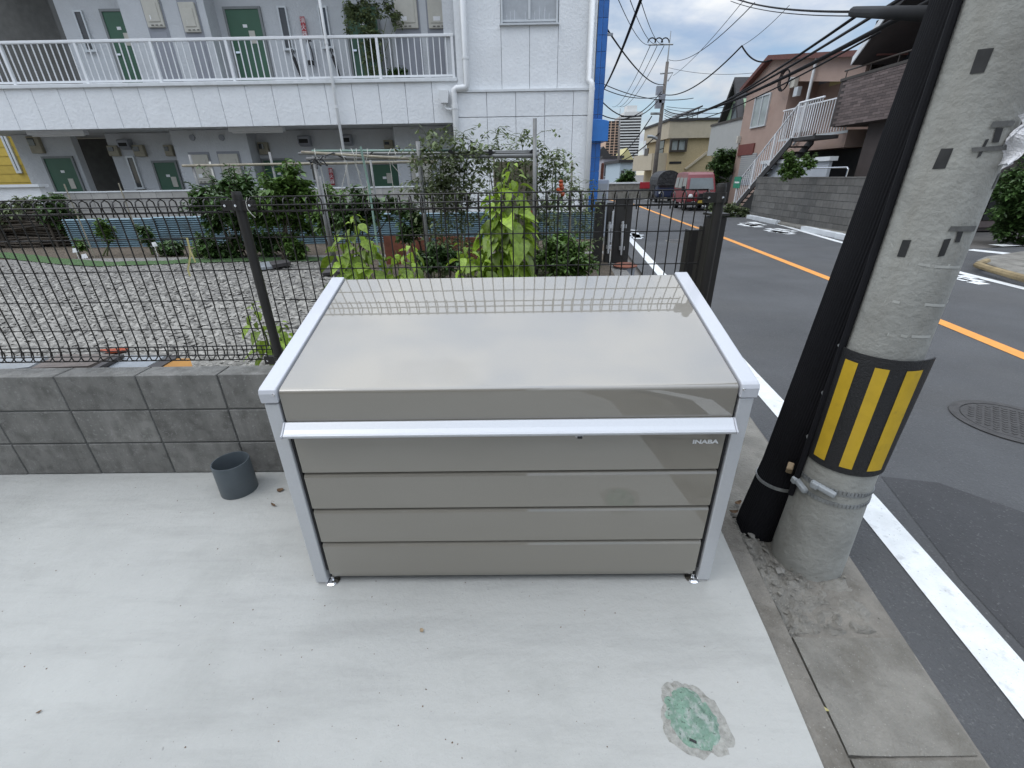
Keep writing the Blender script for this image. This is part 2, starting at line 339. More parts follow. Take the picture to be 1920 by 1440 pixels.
O_C = [(3.5,-6),(4.3,.5),(4.76,3.745),(4.93,4.814),(5.2,7.164),(5.8,12.24),(6.8,22),(7.45,28),(7.1,34),(3.7,46),(-5,60)]
W_R = [(6.9,-6),(7.3,4),(7.46,6.3),(7.6,7.4),(8.2,11.38),(9.0,15.2),(9.75,18.87),(10.5,24),(10.6,27),(9.6,33),(6.2,46),(-2.5,60)]
R_EDGE = [(7.4,-6),(7.8,4),(8.0,6.5),(8.2,9.3),(8.55,11.4),(9.25,17),(10.4,22),(11.2,27),(10.2,33),(6.8,46),(-2,60)]
road = MB(); ys = [-6,-.5,.662,1.587,3.2,6.5,9.5,11.4,14,17,22,27,30,34,40,46,60]
road.add([(xat(G_EDGE,y), y, Z_ROAD) for y in ys]+[(xat(R_EDGE,y), y, Z_ROAD) for y in ys], [(i, i+len(ys), i+1+len(ys), i+1) for i in range(len(ys)-1)])
struct(road.build('road', mt['asphalt']))
# side street on the far side, meeting the road opposite the pole
sheet('side_street', [(7.7,-6),(40,-6),(40,10.9),(12.6,10.2),(10.3,9.9),(8.5,10.3),(7.9,9.0)], Z_ROAD-.004, mt['asphalt'])
def line_mark(name, line, wd, mat, y0, y1, z=Z_ROAD+.004, par=None):
    b = MB(); yy = sorted(set([y0, y1]+[p[1] for p in line if y0 < p[1] < y1]+[y0+(y1-y0)*k/24 for k in range(25)]))
    vs = []
    for y in yy:
        x = xat(line, y); dx = (xat(line, y+.3)-xat(line, y-.3))/.6; n = Vector((1, -dx, 0)).normalized()*wd/2
        vs += [Vector((x, y, z))-n, Vector((x, y, z))+n]
    b.add(vs, [(2*i, 2*i+1, 2*i+3, 2*i+2) for i in range(len(yy)-1)])
    return struct(b.build(name, mat))
line_mark('edge_line_near_side', W_L, .155, mt['white_paint'], -4, 33)
line_mark('centre_line', O_C, .15, mt['orange_paint'], -4, 45)
line_mark('edge_line_far_side', W_R, .15, mt['white_paint'], 3.5, 45)
def strokes(name, segs, Z=Z_ROAD+.004, wd=.14):     # painted characters: strokes between two photo points on the road
    b = MB()
    for (x0, y0, x1, y1) in segs:
        a, c = PZ(x0, y0, Z), PZ(x1, y1, Z); d = (c-a)
        n = Vector((-d.y, d.x, 0)).normalized()*wd/2
        b.add([a-n, a+n, c+n, c-n], [(0, 3, 2, 1)])
    return struct(b.build(name, mt['white_paint']))
strokes('road_lettering', [(1393,418,1420,424),(1398,424,1425,420),(1390,422,1400,419),(1408,416,1430,422),(1412,423,1424,426)], wd=.3)
strokes('road_lettering', [(1437,431,1485,439),(1441,428,1456,431),(1447,435,1462,431),(1464,437,1476,432),(1468,437,1487,436),(1452,428,1490,434)], wd=.26)
strokes('road_lettering', [(1183,437,1200,446),(1186,444,1203,440),(1190,436,1196,448),(1184,432,1190,431)], wd=.22)
strokes('road_lettering', [(1796,520,1840,528),(1800,516,1826,522),(1822,528,1846,533),(1795,524,1815,524)], wd=.2)
strokes('side_street_line', [(1818,468,1895,476)], wd=.3, Z=Z_ROAD+.002)
strokes('side_street_line', [(1866,460,1925,458),(1890,457,1930,460)], wd=.3, Z=Z_ROAD+.002)
q = [PZ(x, y, Z_ROAD+.002) for x, y in ((1652,893),(1760,905),(1990,985),(2300,1300),(1990,1290),(1800,1085))]
struct(MB().add(q, [tuple(range(len(q)-1, -1, -1))]).build('asphalt_patch', mt['asphalt_dark']))
# concrete parking slab: back along the wall, right edge along the kerb
S_EDGE = [(-.05,-4.5),(.82,.38),(.85,.635),(.904,1.026),(.962,1.552),(1.0,1.98)]
sheet('parking_slab', [(-12,-4.5)]+S_EDGE+[(1.0,2.045),(-12,2.2)], 0, mt['slab'], .1)
# kerb strip, earth joint and gutter slabs between the slab and the asphalt
def strip(name, l0, l1, z, mat, ya, yb, n=14, thick=.06):
    b = MB()
    yy = [ya+(yb-ya)*i/n for i in range(n+1)]
    pts = [(xat(l0, y), y, z) for y in yy]+[(xat(l1, y), y, z) for y in reversed(yy)]
    b.prism(pts, (0, 0, -thick)); return struct(b.build(name, mat))
off = lambda l, d: [(x+d, y) for x, y in l]
strip('kerb', off(S_EDGE, .003), off(S_EDGE, .092), -.022, mt['kerb'], -4, 2.03)
strip('earth_joint', off(S_EDGE, .095), [(x-.0, y) for x, y in G_EDGE], -.068, mt['kerb'], -4, 3.1)
g = struct(MB().box(.2, .21, -3.9, -3.88, -.1, -.09).build('gutter', mt['gutter']))
cuts = [-2.9,-2.3,-1.7,-1.1,-.5,.1,.68,1.055]
for ya, yb in zip(cuts, cuts[1:]):
    b = MB(); ya += .005; yb -= .006; k = 8; vs = []
    for i in range(k+1):
        y = ya+(yb-ya)*i/k; xa = xat(S_EDGE, y)+.112; xb = xat(G_EDGE, y)-.01+random.uniform(-.006, .006)
        for j in range(7):
            u = j/6; z = -.056+.01*max(0, 1-u*3.2)**1.6-.008*u+random.uniform(-.0012, .0012)
            vs.append((xa+(xb-xa)*u, y, z))
    b.add(vs, [(i*7+j, i*7+j+1, (i+1)*7+j+1, (i+1)*7+j) for i in range(k) for j in range(6)])
    nb = len(vs); b.add([(p[0], p[1], -.1) for p in vs], [])
    def rim(i0, i1): b.f.append((i0, i1, i1+nb, i0+nb)); b.mi.append(0)
    for i in range(k): rim((i+1)*7, i*7); rim(i*7+6, (i+1)*7+6)
    for j in range(6): rim(j, j+1); rim(k*7+j+1, k*7+j)
    o = b.build('gutter_slab', mt['gutter'], g, smooth=False)
# broken concrete round the pole foot
from mathutils import noise as mn
def brk(u, v):
    y = 1.06+v*.62; xa = xat(S_EDGE, y)+.1; xb = xat(G_EDGE, y)-.008+.02*mn.noise((y*25, 3, 1)); x = xa+(xb-xa)*u
    c = mn.voronoi((x*9, y*9, .3))[0]; z = -.062+.035*(c[1]-c[0])+.012*mn.noise((x*30, y*30, 0))-.02*u
    if u in (0, 1) or v in (0, 1): z -= .02
    return (x, y, z)
struct(MB().grid(brk, 30, 40).build('broken_pavement', mt['gutter']))
sheet('verge', [(.99,1.69),(1.52,1.69),(1.77,3.25),(2.0,5.2),(1.35,5.2),(1.06,2.2),(1.0,2.05)], -.06, mt['gutter'], .05)
b = MB()
def pebble(b, c, s, sq=.6):
    c = Vector(c); q = Matrix.Rotation(random.uniform(0, 6.3), 3, 'Z') @ Matrix.Rotation(random.uniform(-.5, .5), 3, 'X')
    pts = [(1,0,0),(-1,0,0),(0,1,0),(0,-1,0),(0,0,1),(0,0,-1),(.6,.6,.5),(-.6,.6,.4),(.6,-.6,.5),(-.6,-.6,.4)]
    vs = [c+q @ Vector((p[0]*s*random.uniform(.7,1.25), p[1]*s*random.uniform(.55,1), p[2]*s*sq*random.uniform(.6,1.1))) for p in pts]
    b.add(vs, [(4,6,7),(4,8,6),(4,9,8),(4,7,9),(6,0,2),(6,2,7),(7,2,1),(7,1,9),(9,1,3),(9,3,8),(8,3,0),(8,0,6),(0,5,2),(2,5,1),(1,5,3),(3,5,0)])
for i in range(150):
    y = random.uniform(1.05, 1.75); x = xat(S_EDGE, y)+.1+random.betavariate(1, 3)*.45; pebble(b, (x, y, -.045), random.choice((.004,.006,.008,.012)))
for i in range(160):
    y = random.uniform(-.5, 1.2); pebble(b, (xat(S_EDGE, y)+random.uniform(.09,.15), y, -.062), random.choice((.003,.005,.007)))
o = stuff(b.build('rubble', mt['gutter'])); tag(o, 'small broken concrete chips strewn round the foot of the concrete pole', 'rubble')
for (px, py, s, lb) in ((1418,996,.034,'pale fist-sized concrete lump at the foot of the black conduit'),(1408,1006,.02,'small pale concrete lump in front of the larger lump by the conduit'),(1462,1073,.024,'flat concrete chunk lying against the front of the concrete pole foot')):
    p = PZ(px, py, -.045); b = MB(); pebble(b, p+Vector((0,0,s*.3)), s, .8); tag(b.build('concrete_lump', mt['stone'], loc=p), lb, 'rubble')
def litter(name, px, py, s, mat, label, cat, z=0.0, curl=.5, asp=.5):
    p = PZ(px, py, z); a = random.uniform(0, 6.3); b = MB()
    b.grid(lambda u, v: (p.x+s*((u-.5)*math.cos(a)-(v-.5)*asp*(1-(2*u-1)**2*.8)*math.sin(a)), p.y+s*((u-.5)*math.sin(a)+(v-.5)*asp*(1-(2*u-1)**2*.8)*math.cos(a)), z+.003+s*curl*((u-.5)**2+(v-.5)**2*.6)), 6, 4)
    return tag(b.build(name, mat, loc=p), label, cat)
litter('dry_leaf', 526, 920, .035, mt['leaf_dry'], 'squarish dark dry leaf on the slab beside the bin post', 'leaf', asp=.9)
litter('dry_leaf', 513, 948, .04, mt['leaf_dry'], 'narrow curled brown leaf on the slab left of the bin', 'leaf', asp=.3)
litter('paper_chip', 791, 1183, .018, mt['chip'], 'tiny tan chip on the slab in front of the bin', 'chip', asp=.8)
litter('dry_leaf', 1545, 1330, .024, mt['ribbon'], 'small pale yellow dry leaf in the kerb joint', 'leaf', z=-.05)
litter('dry_leaf', 74, 1336, .014, mt['leaf_dry'], 'tiny dark leaf scrap at the lower left of the slab', 'leaf')
for i, (px, py) in enumerate(((1392,985),(1375,962),(1383,945),(1432,990),(1448,985),(1440,1001))):
    litter('dry_leaf', px, py, .045, mt['leaf_dry'], 'dry brown leaf heaped against the conduit and pole foot', 'leaf', z=-.05, curl=.9)['group'] = 'leaves against the conduit foot'
# specks and grit on the slab
b = MB()
for i in range(260):
    pebble(b, (random.uniform(-2.6, .85)*random.uniform(.4, 1), random.uniform(.35, 1.95), .0005), random.choice((.0012,.0016,.0022,.003)), .6)
tag(stuff(b.build('grit', mt['leaf_dry'])), 'scattered dark grit and crumbs on the pale concrete slab', 'grit')
# cement-smeared green inspection cover let into the slab
cv = PZ(1297, 1346, 0); t = thing('inspection_cover', 'round green inspection cover smeared with cement in the slab', 'cover', cv, .35); t.scale = (1.0, 1.12, 1)
k = 56; rings = 26
def polar(name, r0, r1, zf, mat, seed, amp):
    b = MB()
    for i in range(rings+1):
        for j in range(k):
            a = 2*PI*j/k; q = i/rings; w_ = 1+amp*mn.noise((math.cos(a)*1.8+seed, math.sin(a)*1.8, seed))+amp*.45*mn.noise((math.cos(a)*6, math.sin(a)*6, seed))
            r_ = r0+(r1*w_-r0)*q; x, y = r_*math.cos(a), r_*math.sin(a); b.v.append(Vector((x, y, zf(q, x, y))))
    for i in range(rings):
        for j in range(k): b.f.append((i*k+j, (i+1)*k+j, (i+1)*k+(j+1) % k, i*k+(j+1) % k)); b.mi.append(0)
    return b.build(name, mt[mat], t, local=True, smooth=True)
nz = lambda x, y, s_: mn.noise((x*s_, y*s_, 2.7))
polar('cement_collar', .06, .094, lambda q, x, y: .0003+.0028*(1-q)**.8*(.55+.45*nz(x, y, 90)), 'cement_smear', 1.3, .3)
def lidz_(q, x, y):
    r_ = math.hypot(x, y); g_ = -.0022 if .046 < r_ < .051 else 0
    return .0012+.0048*min(1, (1-q)*5)+g_+.003*nz(x, y, 60)+.0022*nz(x, y, 140)
polar('lid', .0005, .076, lidz_, 'green_cover', 4.1, .16)
for a in (-2.3,):
    MB().box(-.009,.009,-.003,.003,.004,.0078).build('key_slot', mt['black_plastic'], t, local=True).matrix_local = TR((.062*math.cos(a), .062*math.sin(a), .0)) @ Matrix.Rotation(a+PI/2, 4, 'Z')
# manhole in the road
mc = PZ(1900, 792, Z_ROAD+.004); t = thing('manhole_cover', 'round dark iron manhole cover in the road behind the pole', 'manhole cover', mc)
MB().lathe((0,0,0), [(.33,.0),(.33,.004),(.275,.005),(.275,.002)], 40).build('ring', mt['manhole'], t, local=True)
b = MB(); b.lathe((0,0,0), [(.268,.001),(.268,.004),(.0001,.004)], 40); b.build('lid', mt['manhole'], t, local=True)
b = MB()
for i in range(-8, 9):
    for j in range(-8, 9):
        if math.hypot(i, j)*.03 < .245 and (i+j) % 2 == 0: b.box(i*.03-.011, i*.03+.011, j*.03-.011, j*.03+.011, .003, .0075)
b.build('tread_pattern', mt['manhole'], t, local=True)
mc = PZ(1270, 452, Z_ROAD+.004); t = thing('manhole_cover', 'flush round manhole cover seen through the fence mesh', 'manhole cover', mc)
MB().lathe((0,0,0), [(.3,.0),(.3,.003),(.26,.0032),(.26,.001)], 30).build('ring', mt['gutter'], t, local=True)
MB().lathe((0,0,0), [(.255,.001),(.255,.003),(.0001,.003)], 30).build('lid', mt['manhole'], t, local=True)
# gravel lot behind the wall
Z_LOT = .5
sheet('gravel_lot', [(-16,2.165),(.98,2.15),(1.1,2.5),(1.5,6.6),(-16,6.9)], Z_LOT, mt['gravel_base'], .5)
sheet('garden_bed', [(-16,6.9),(1.5,6.6),(1.55,9.0),(-16,9.4)], Z_LOT-.004, mt['soil'], .45)
sheet('apartment_yard', [(-30,9.4),(-16,9.4),(1.55,9.0),(2.2,11),(2.6,14.5),(-30,14.5)], .1, mt['gutter'], .2)
def turf(u, v):
    x = -8.6+u*7.0; y = 6.05+.35*(v)+.25*math.sin(x*1.3)*.4+(-.0 if x > -5.5 else (-5.5-x)*.35); return (x, y, Z_LOT+.012+.012*mn.noise((x*4, y*6, 0)))
struct(MB().grid(turf, 60, 4).build('turf_strip', mt['turf']))
sheet('planting_soil', [(-.75,2.6),(.9,2.55),(1.3,6.3),(-2.1,6.3),(-1.9,5.2)], Z_LOT+.016, mt['soil'], .02)
b = MB(); rnd = random.Random(3)
def gpeb(b, c, s, rd):
    a = rd.uniform(0, 6.3); cs, sn = math.cos(a), math.sin(a); lx, ly, lz = s*rd.uniform(.8,1.3), s*rd.uniform(.45,.9), s*rd.uniform(.25,.55); tx, ty = rd.uniform(-.35,.35), rd.uniform(-.35,.35)
    vs = []
    for p in ((1,.1,0),(.3,1,.1),(-.9,.5,-.05),(-.6,-.9,.05),(.5,-1,0),(.2,.1,1)):
        x, y = p[0]*lx, p[1]*ly; vs.append((c[0]+x*cs-y*sn, c[1]+x*sn+y*cs, c[2]+p[2]*lz+x*tx+y*ty))
    b.add(vs, [(0,1,5),(1,2,5),(2,3,5),(3,4,5),(4,0,5)])
n = 0
while n < 30000:
    y = 2.2+(rnd.random()**1.7)*4.3; x = rnd.uniform(-1.35*y-1.2, .55*y-.9)
    if x > .6 or (x > -.75-(y-2.6)*.42 and y > 2.6): continue
    far = max(0, (y-4.0)/2.4)
    if rnd.random() < far*.85*(.6+.8*mn.noise((x*1.3, y*1.3, 5))): continue
    gpeb(b, (x, y, Z_LOT+.004), rnd.uniform(.012,.034)*(1-.35*far), rnd); n += 1
tag(stuff(b.build('gravel', mt['stone'])), 'loose pale grey gravel covering the lot behind the mesh fence', 'gravel')
# ================================================================== block wall with the mesh fence
RZ = -.012; WY = 2.03
wall = thing('block_wall', 'low weathered concrete block wall under the mesh fence', 'wall', (0, WY, 0), RZ)
BP, BH, BT = .4235, .205, .12
MB().box(-4.9, 1.03, .006, BT-.006, -.06, BH*3-.012).build('mortar_core', mt['mortar'], wall, local=True)
def blockmesh(x, h, t, g=.0045, bev=.004):
    b = MB().box(g, x-g, 0, t, g, h-g); return b.mesh('block', mt['block'])
bm = blockmesh(BP, BH, BT)
x0 = -1.51-8*BP
for r in range(3):
    for c in range(14):
        xx = x0+c*BP
        if xx+BP > 1.05: continue
        o = lpiece('block', bm, wall, (xx, random.uniform(-.0015,.0015), r*BH-(0 if r else .0)))
        bv = o.modifiers.new('bevel', 'BEVEL'); bv.width = .004; bv.segments = 2
# fence
FY = WY+.06; ZW = .612; ZT = 1.435
fence = thing('mesh_fence', 'brown wire mesh fence with curled edges on the block wall', 'fence', (0, FY, ZW), RZ)
def fx(px, py): return PY(px, py, FY).x
xl, xr = fx(442, 372)+.0, fx(1350, 356)
PP = xr-xl
def tubemesh(path, r, n, name, mat, smooth=True): return MB().tube(path, r, n).mesh(name, mat, smooth=smooth)
zt = ZT-ZW
hook = [(0,.018,.055+.0),(0,.038,.035),(0,.035,.012),(0,.012,.004),(0,-.006,.018),(0,-.002,.05),(0,0,.075)]
hb = [(0, p[1]*.9, p[2]+.0) for p in hook]
top = [(0, y, zt-z) for (_, y, z) in [(0,0,.10),(0,-.004,.07),(0,-.014,.035),(0,-.008,.01),(0,.012,.0),(0,.032,.012),(0,.036,.04),(0,.03,.075)]]
wire = tubemesh([(0,.034,.122),(0,.04,.09),(0,.034,.066),(0,.012,.054),(0,-.01,.064),(0,-.016,.09),(0,-.004,.125),(0,0,.16)]+top, .003, 6, 'wire', mt['fence'])
posts = [xl-2*PP, xl-PP, xl, xr]
for pi, xa in enumerate(posts[:-1]):
    xb = posts[pi+1]
    panel = bpy.data.objects.new('panel', MB().tube([(xa+.05,.034,zt-.06),(xb-.05,.034,zt-.06)], .003, 6).mesh('panel', mt['fence'])); COL.objects.link(panel); panel.parent = fence; WM[panel.name] = WM[fence.name]
    hz = tubemesh([(xa+.05,0,0),(xb-.05,0,0)], .0026, 6, 'rail_wire', mt['fence'])
    hr = tubemesh([(xa+.05,0,0),(xb-.05,0,0)], .0032, 6, 'rail_wire', mt['fence'])
    for (yy, zz, me) in ((.012,zt+.003,hr),(-.017,zt-.03,hr),(.003,zt-.1+.045,hr),(.003,.655,hz),(.003,.51,hz),(.003,.365,hz),(.003,.222,hz),(.003,.13,hr),(-.019,.09,hr),(.012,.052,hr),(.042,.095,hz)):
        lpiece('rail_wire', me, panel, (0, yy, zz))
    k = 40; s = (xb-xa-.10)/k
    for i in range(k+1):
        if pi == 0 and i < 14: continue
        lpiece('wire', wire, panel, (xa+.05+i*s, 0, 0))
pm = MB(); pm.tube([(0,.0,-.25),(0,0,zt+.012),(0,0,zt+.026)], [.0215,.0215,.019], 20)
pmesh = pm.mesh('post', mt['fence_post'], smooth=False)
cm = MB(); cm.tube([(0,0,-.02),(0,0,.02)], .0245, 16); cm.box(-.072,.072,-.012,.012,-.021,.021); cmesh = cm.mesh('clamp', mt['fence_post'])
cm = MB(); cm.tube([(0,0,-.02),(0,0,.02)], .0245, 16); cm.box(-.072,0,-.012,.012,-.021,.021); cend = cm.mesh('clamp', mt['fence_post'])
bm2 = MB().lathe((0,0,0), [(.0055,0),(.005,.004),(.0001,.006)], 10).mesh('bolt', mt['chrome'])
for xp in posts[1:]:
    po = lpiece('post', pmesh, fence, (xp, 0, 0))
    lpiece('base_collar', MB().lathe((0,0,0), [(.03,0),(.03,.008),(.024,.014)], 16).mesh('base_collar', mt['fence_post']), fence, (xp, 0, .0035))
    for zz in (zt-.03, .055):
        end = xp == posts[-1]; c = lpiece('clamp', cend if end else cmesh, fence, (xp, -.004, zz))
        for sx_ in ((-.055, 0) if end else (-.055, 0, .055)):
            o = bpy.data.objects.new('bolt', bm2); COL.objects.link(o); o.parent = c; o.location = (sx_, -.012 if sx_ else -.025, 0); o.rotation_euler = (PI/2, 0, 0)
# ribbon and wire tie on the fence
p = PY(343, 445, FY-.03); b = MB()
pts = [PY(x, y, FY-.035) for x, y in ((338,446),(350,446),(354,460),(357,475),(355,490),(352,505),(356,518))]
for a, c in zip(pts, pts[1:]): b.add([a-Vector((.004,0,0)), a+Vector((.004,.002,0)), c+Vector((.004,.002,0)), c-Vector((.004,0,0))], [(0,3,2,1)])
pts = [PY(x, y, FY-.038) for x, y in ((352,455),(356,470),(362,482),(366,492))]
for a, c in zip(pts, pts[1:]): b.add([a-Vector((.003,0,0)), a+Vector((.003,.002,0)), c+Vector((.003,.002,0)), c-Vector((.003,0,0))], [(0,3,2,1)])
tag(b.build('plastic_ribbon', mt['ribbon'], loc=p), 'faded yellow plastic ribbon tied to the fence wires', 'ribbon')
p = PY(462, 372, FY-.04); tag(MB().tube([PY(x, y, FY-.045) for x, y in ((463,370),(461,380),(464,392),(472,402),(479,408))], .0012, 6).build('wire_tie', mt['string'], loc=p), 'thin white tie looped on the fence top beside the post', 'wire tie')
# boards stacked behind the wall, far left
def flat(name, pix, z, th, mat, label, cat):
    pts = [PZ(x, y, z) for x, y in pix]; c = sum(pts, Vector())/len(pts); return tag(MB().prism(pts, (0,0,-th)).build(name, mat, loc=(c.x, c.y, z-th)), label, cat)
flat('glazed_sheet', ((-60,700),(55,688),(90,668),(-40,668)), .565, .02, mt['board_pale'], 'pale sheet lying behind the wall at the far left', 'sheet')
flat('plank', ((58,690),(165,686),(215,664),(110,664)), .58, .02, mt['board_brown'], 'ribbed brown plank lying behind the wall, left of the framed sheet', 'plank')
flat('framed_sheet', ((180,692),(275,688),(312,666),(225,666)), .56, .02, mt['board_pale'], 'grey sheet in a dark frame behind the wall', 'sheet')
flat('dark_batten', ((170,690),(182,690),(232,664),(220,664)), .586, .02, mt['board_dark'], 'dark batten between plank and framed sheet behind the wall', 'batten')
flat('dark_batten', ((276,688),(300,688),(335,668),(318,668)), .586, .02, mt['board_dark'], 'dark batten beside the orange wood behind the wall', 'batten')
flat('orange_board', ((302,690),(362,690),(356,672),(330,672)), .58, .02, mt['orange_box'], 'short orange wood board behind the wall near the fence post', 'board')
flat('orange_tape', ((185,655),(240,652),(235,656),(205,660)), .535, .01, mt['tomato'], 'orange-red strip on the gravel behind the boards', 'strip')
# ================================================================== the waste bin
BY = 1.263
bin_ = thing('waste_bin', 'large taupe steel waste bin with silver frame and sloping lid', 'waste bin', (-.015, BY, 0), RZ)
def bz(y): return PY(960, y, BY).z
XO = .80; XI = .752; D = .735
zf, zb = .885, 1.09
LIDX = .742
def lidz(y): return zf+(zb-zf)*y/D
# side frames: front post, rear post, sloping cap, side panel
for s in (-1, 1):
    xa, xb = sorted((s*XI, s*XO))
    MB().box(xa, xb, .0, .055, .012, zf-.045).build('front_post', mt['alu'], bin_, local=True, bevel=.004)
    MB().box(xa, xb, D-.055, D, .012, zb-.05).build('rear_post', mt['alu'], bin_, local=True, bevel=.004)
    MB().box(min(s*(XI+.012), s*(XO-.008)), max(s*(XI+.012), s*(XO-.008)), .056, D-.056, .06, zf-.06).build('side_panel', mt['paint_panel'], bin_, local=True)
    MB().prism([(xa+.006, .056, zf-.058), (xa+.006, D-.056, zf-.058), (xa+.006, D-.056, zb-.058)], (xb-xa-.012, 0, 0)).build('side_gusset', mt['paint_panel'], bin_, local=True)
    xc, xd = sorted((s*(XI-.004), s*(XO+.006)))
    prof = [(-.006, zf-.042), (-.008, zf-.006), (-.003, zf+.006), (.008, zf+.012), (D+.004, zb+.012), (D+.006, zb-.03), (.05, zf-.022)]
    MB().prism([(xc, y, z) for y, z in prof], (xd-xc, 0, 0)).build('end_cap', mt['alu_cap'], bin_, local=True, bevel=.005, seg=3)
    MB().lathe((0,0,0), [(.0045,0),(.0042,.002),(.0001,.003)], 10).build('screw', mt['chrome'], bin_, local=True).matrix_local = TR((s*(XI+.002), -.009, zf-.008)) @ Matrix.Rotation(PI/2, 4, 'X')
    for yy in (.03, D-.03):
        ft = MB(); ft.lathe((s*(XI-.012), yy-.01, 0), [(.0001,.001),(.028,.001),(.029,.004),(.02,.008),(.010,.011),(.007,.014),(.007,.03),(.0001,.03)], 18); ft.box(min(s*(XI-.02), s*(XO-.006)), max(s*(XI-.02), s*(XO-.006)), yy-.026, yy+.026, .0012, .0085)
        ft.build('levelling_foot', mt['chrome'], bin_, local=True, smooth=False)
# lid: sloping top rolled over into the front drop
lf_b = bz(787)
nseg = 6; prof = [(D-.004, zb-.02), (D-.004, zb)]
r = .016
sl = math.atan2(zb-zf, D)
prof += [(D*.5, lidz(D*.5)), (.02, lidz(.02))]
for i in range(nseg+1):
    a = i/nseg; ang = (PI/2+sl)+a*(PI/2-sl); prof.append((.006+r*math.cos(ang)+.012, lidz(.018)-r+r*math.sin(ang)-.0015))
prof += [(.002, zf-.05), (.002, lf_b)]
inner = [(y+.006, z-.006) for y, z in reversed(prof)]
inner[0] = (.010, lf_b)
b = MB(); pp = prof+inner; npt = len(pp)
bb = len(b.v)
for x in (-LIDX, LIDX): b.v += [Vector((x, y, z)) for y, z in pp]
for i in range(npt): j = (i+1) % npt; b.f.append((i, i+npt, j+npt, j)); b.mi.append(0)
for i in range(len(prof)-1):
    b.f.append((i, i+1, npt-2-i, npt-1-i)); b.f.append((npt+npt-1-i, npt+npt-2-i, npt+i+1, npt+i)); b.mi += [0, 0]
lid = b.build('lid', mt['paint_panel'], bin_, local=True, smooth=True)
ed = lid.modifiers.new('es', 'EDGE_SPLIT'); ed.split_angle = math.radians(35)
# dark gasket gaps beside the lid
for s in (-1, 1):
    MB().prism([(s*(LIDX+.0018), .012, .07), (s*(LIDX+.0018), D-.02, .07), (s*(LIDX+.0018), D-.02, zb-.03), (s*(LIDX+.0018), .012, zf-.03)], (s*.007, 0, 0)).build('gasket', mt['black_plastic'], bin_, local=True)
# handle bar
h0, h1 = bz(786), PY(960, 820, BY-.044).z; HX = .742
prof = [(.0, h0), (-.008, h0+.002), (-.016, h0-.006), (-.026, h0-.016), (-.038, h0-.026), (-.046, h1+.014), (-.045, h1+.006), (-.038, h1+.0), (-.03, h1+.004), (-.0, h1+.008)]
prof = [(y-.001, z) for y, z in prof]
hb_ = MB().prism([(-HX, y, z) for y, z in prof], (2*HX, 0, 0)).build('handle_bar', mt['alu'], bin_, local=True, bevel=.003, seg=3)
for s in (-1, 1):
    MB().prism([(s*HX+s*.0006, y*1.03-.0005, z) for y, z in prof], (s*.006, 0, 0)).build('handle_cap', mt['alu_cap'], hb_, local=True, bevel=.002)
b = MB(); b.lathe((.235, -.02, h1-.008), [(.0001,-.004),(.014,-.004),(.017,.002),(.017,.02)], 20); lk = b.build('latch', mt['alu'], bin_, local=True)
MB().box(.228,.244,-.0385,-.034,h1-.012,h1-.004).build('latch_slot', mt['black_plastic'], lk, local=True)
# front panels
pz = [(806,885),(889,953),(957,1016),(1020,1076)]
PXW = .738
for i, (ya, yb) in enumerate(pz):
    z1, z0 = bz(ya)-(.0 if i else .004), bz(yb)
    prof = [(.006, z0), (.006, z1-.012), (.010, z1-.004), (.018, z1), (.03, z1), (.03, z0)]
    MB().prism([(-PXW, y, z) for y, z in prof], (2*PXW, 0, 0)).build('front_panel', mt['paint_panel'], bin_, local=True, bevel=.0025)
MB().box(-PXW, PXW, .032, .04, .03, h0).build('backing_panel', mt['paint_panel'], bin_, local=True)
MB().box(-PXW+.004, PXW-.004, .012, .05, bz(1083)+.002, bz(1077)).build('base_rail', mt['paint_panel'], bin_, local=True, bevel=.002)
MB().box(-XI, XI, D-.02, D-.008, .05, zb-.04).build('back_panel', mt['paint_panel'], bin_, local=True)
MB().box(-XI+.01, XI-.01, .05, D-.03, .05, .06).build('floor_panel', mt['paint_panel'], bin_, local=True)
def text_mesh(txt, size, ext=.0005, sx=1.0, bold=0.0):
    cu = bpy.data.curves.new('lettering', 'FONT'); cu.body = txt; cu.size = size; cu.extrude = ext; cu.align_x = 'CENTER'; cu.align_y = 'CENTER'; cu.offset = bold; cu.resolution_u = 3
    to = bpy.data.objects.new('lettering_tmp', cu); COL.objects.link(to); dg = bpy.context.evaluated_depsgraph_get(); dg.update()
    me = bpy.data.meshes.new_from_object(to.evaluated_get(dg)); bpy.data.objects.remove(to)
    for v in me.vertices: v.co.x *= sx
    return me
me = text_mesh('INABA', .021, .0004, 1.42, .0009); me.materials.append(mt['letter'])
o = bpy.data.objects.new('brand_lettering', me); COL.objects.link(o); o.parent = bin_
q = PY(1322, 826, BY); o.matrix_local = TR((q.x+.015, .0046, q.z-.003)) @ Matrix.Rotation(PI/2, 4, 'X')
# ================================================================== grey pvc pipe stub
pc = PZ(450, 917, 0); pc.z = 0
R_, HH = .089, .185
pv = thing('pipe_stub', 'short grey plastic pipe standing on the slab by the block wall', 'pipe', pc)
MB().lathe((0,0,0), [(R_,0),(R_,HH-.003),(R_-.002,HH),(R_-.006,HH),(R_-.0075,HH-.003),(R_-.0075,.002)], 48).build('pipe_wall', mt['pvc'], pv, local=True, smooth=True).modifiers.new('es','EDGE_SPLIT').split_angle = .9
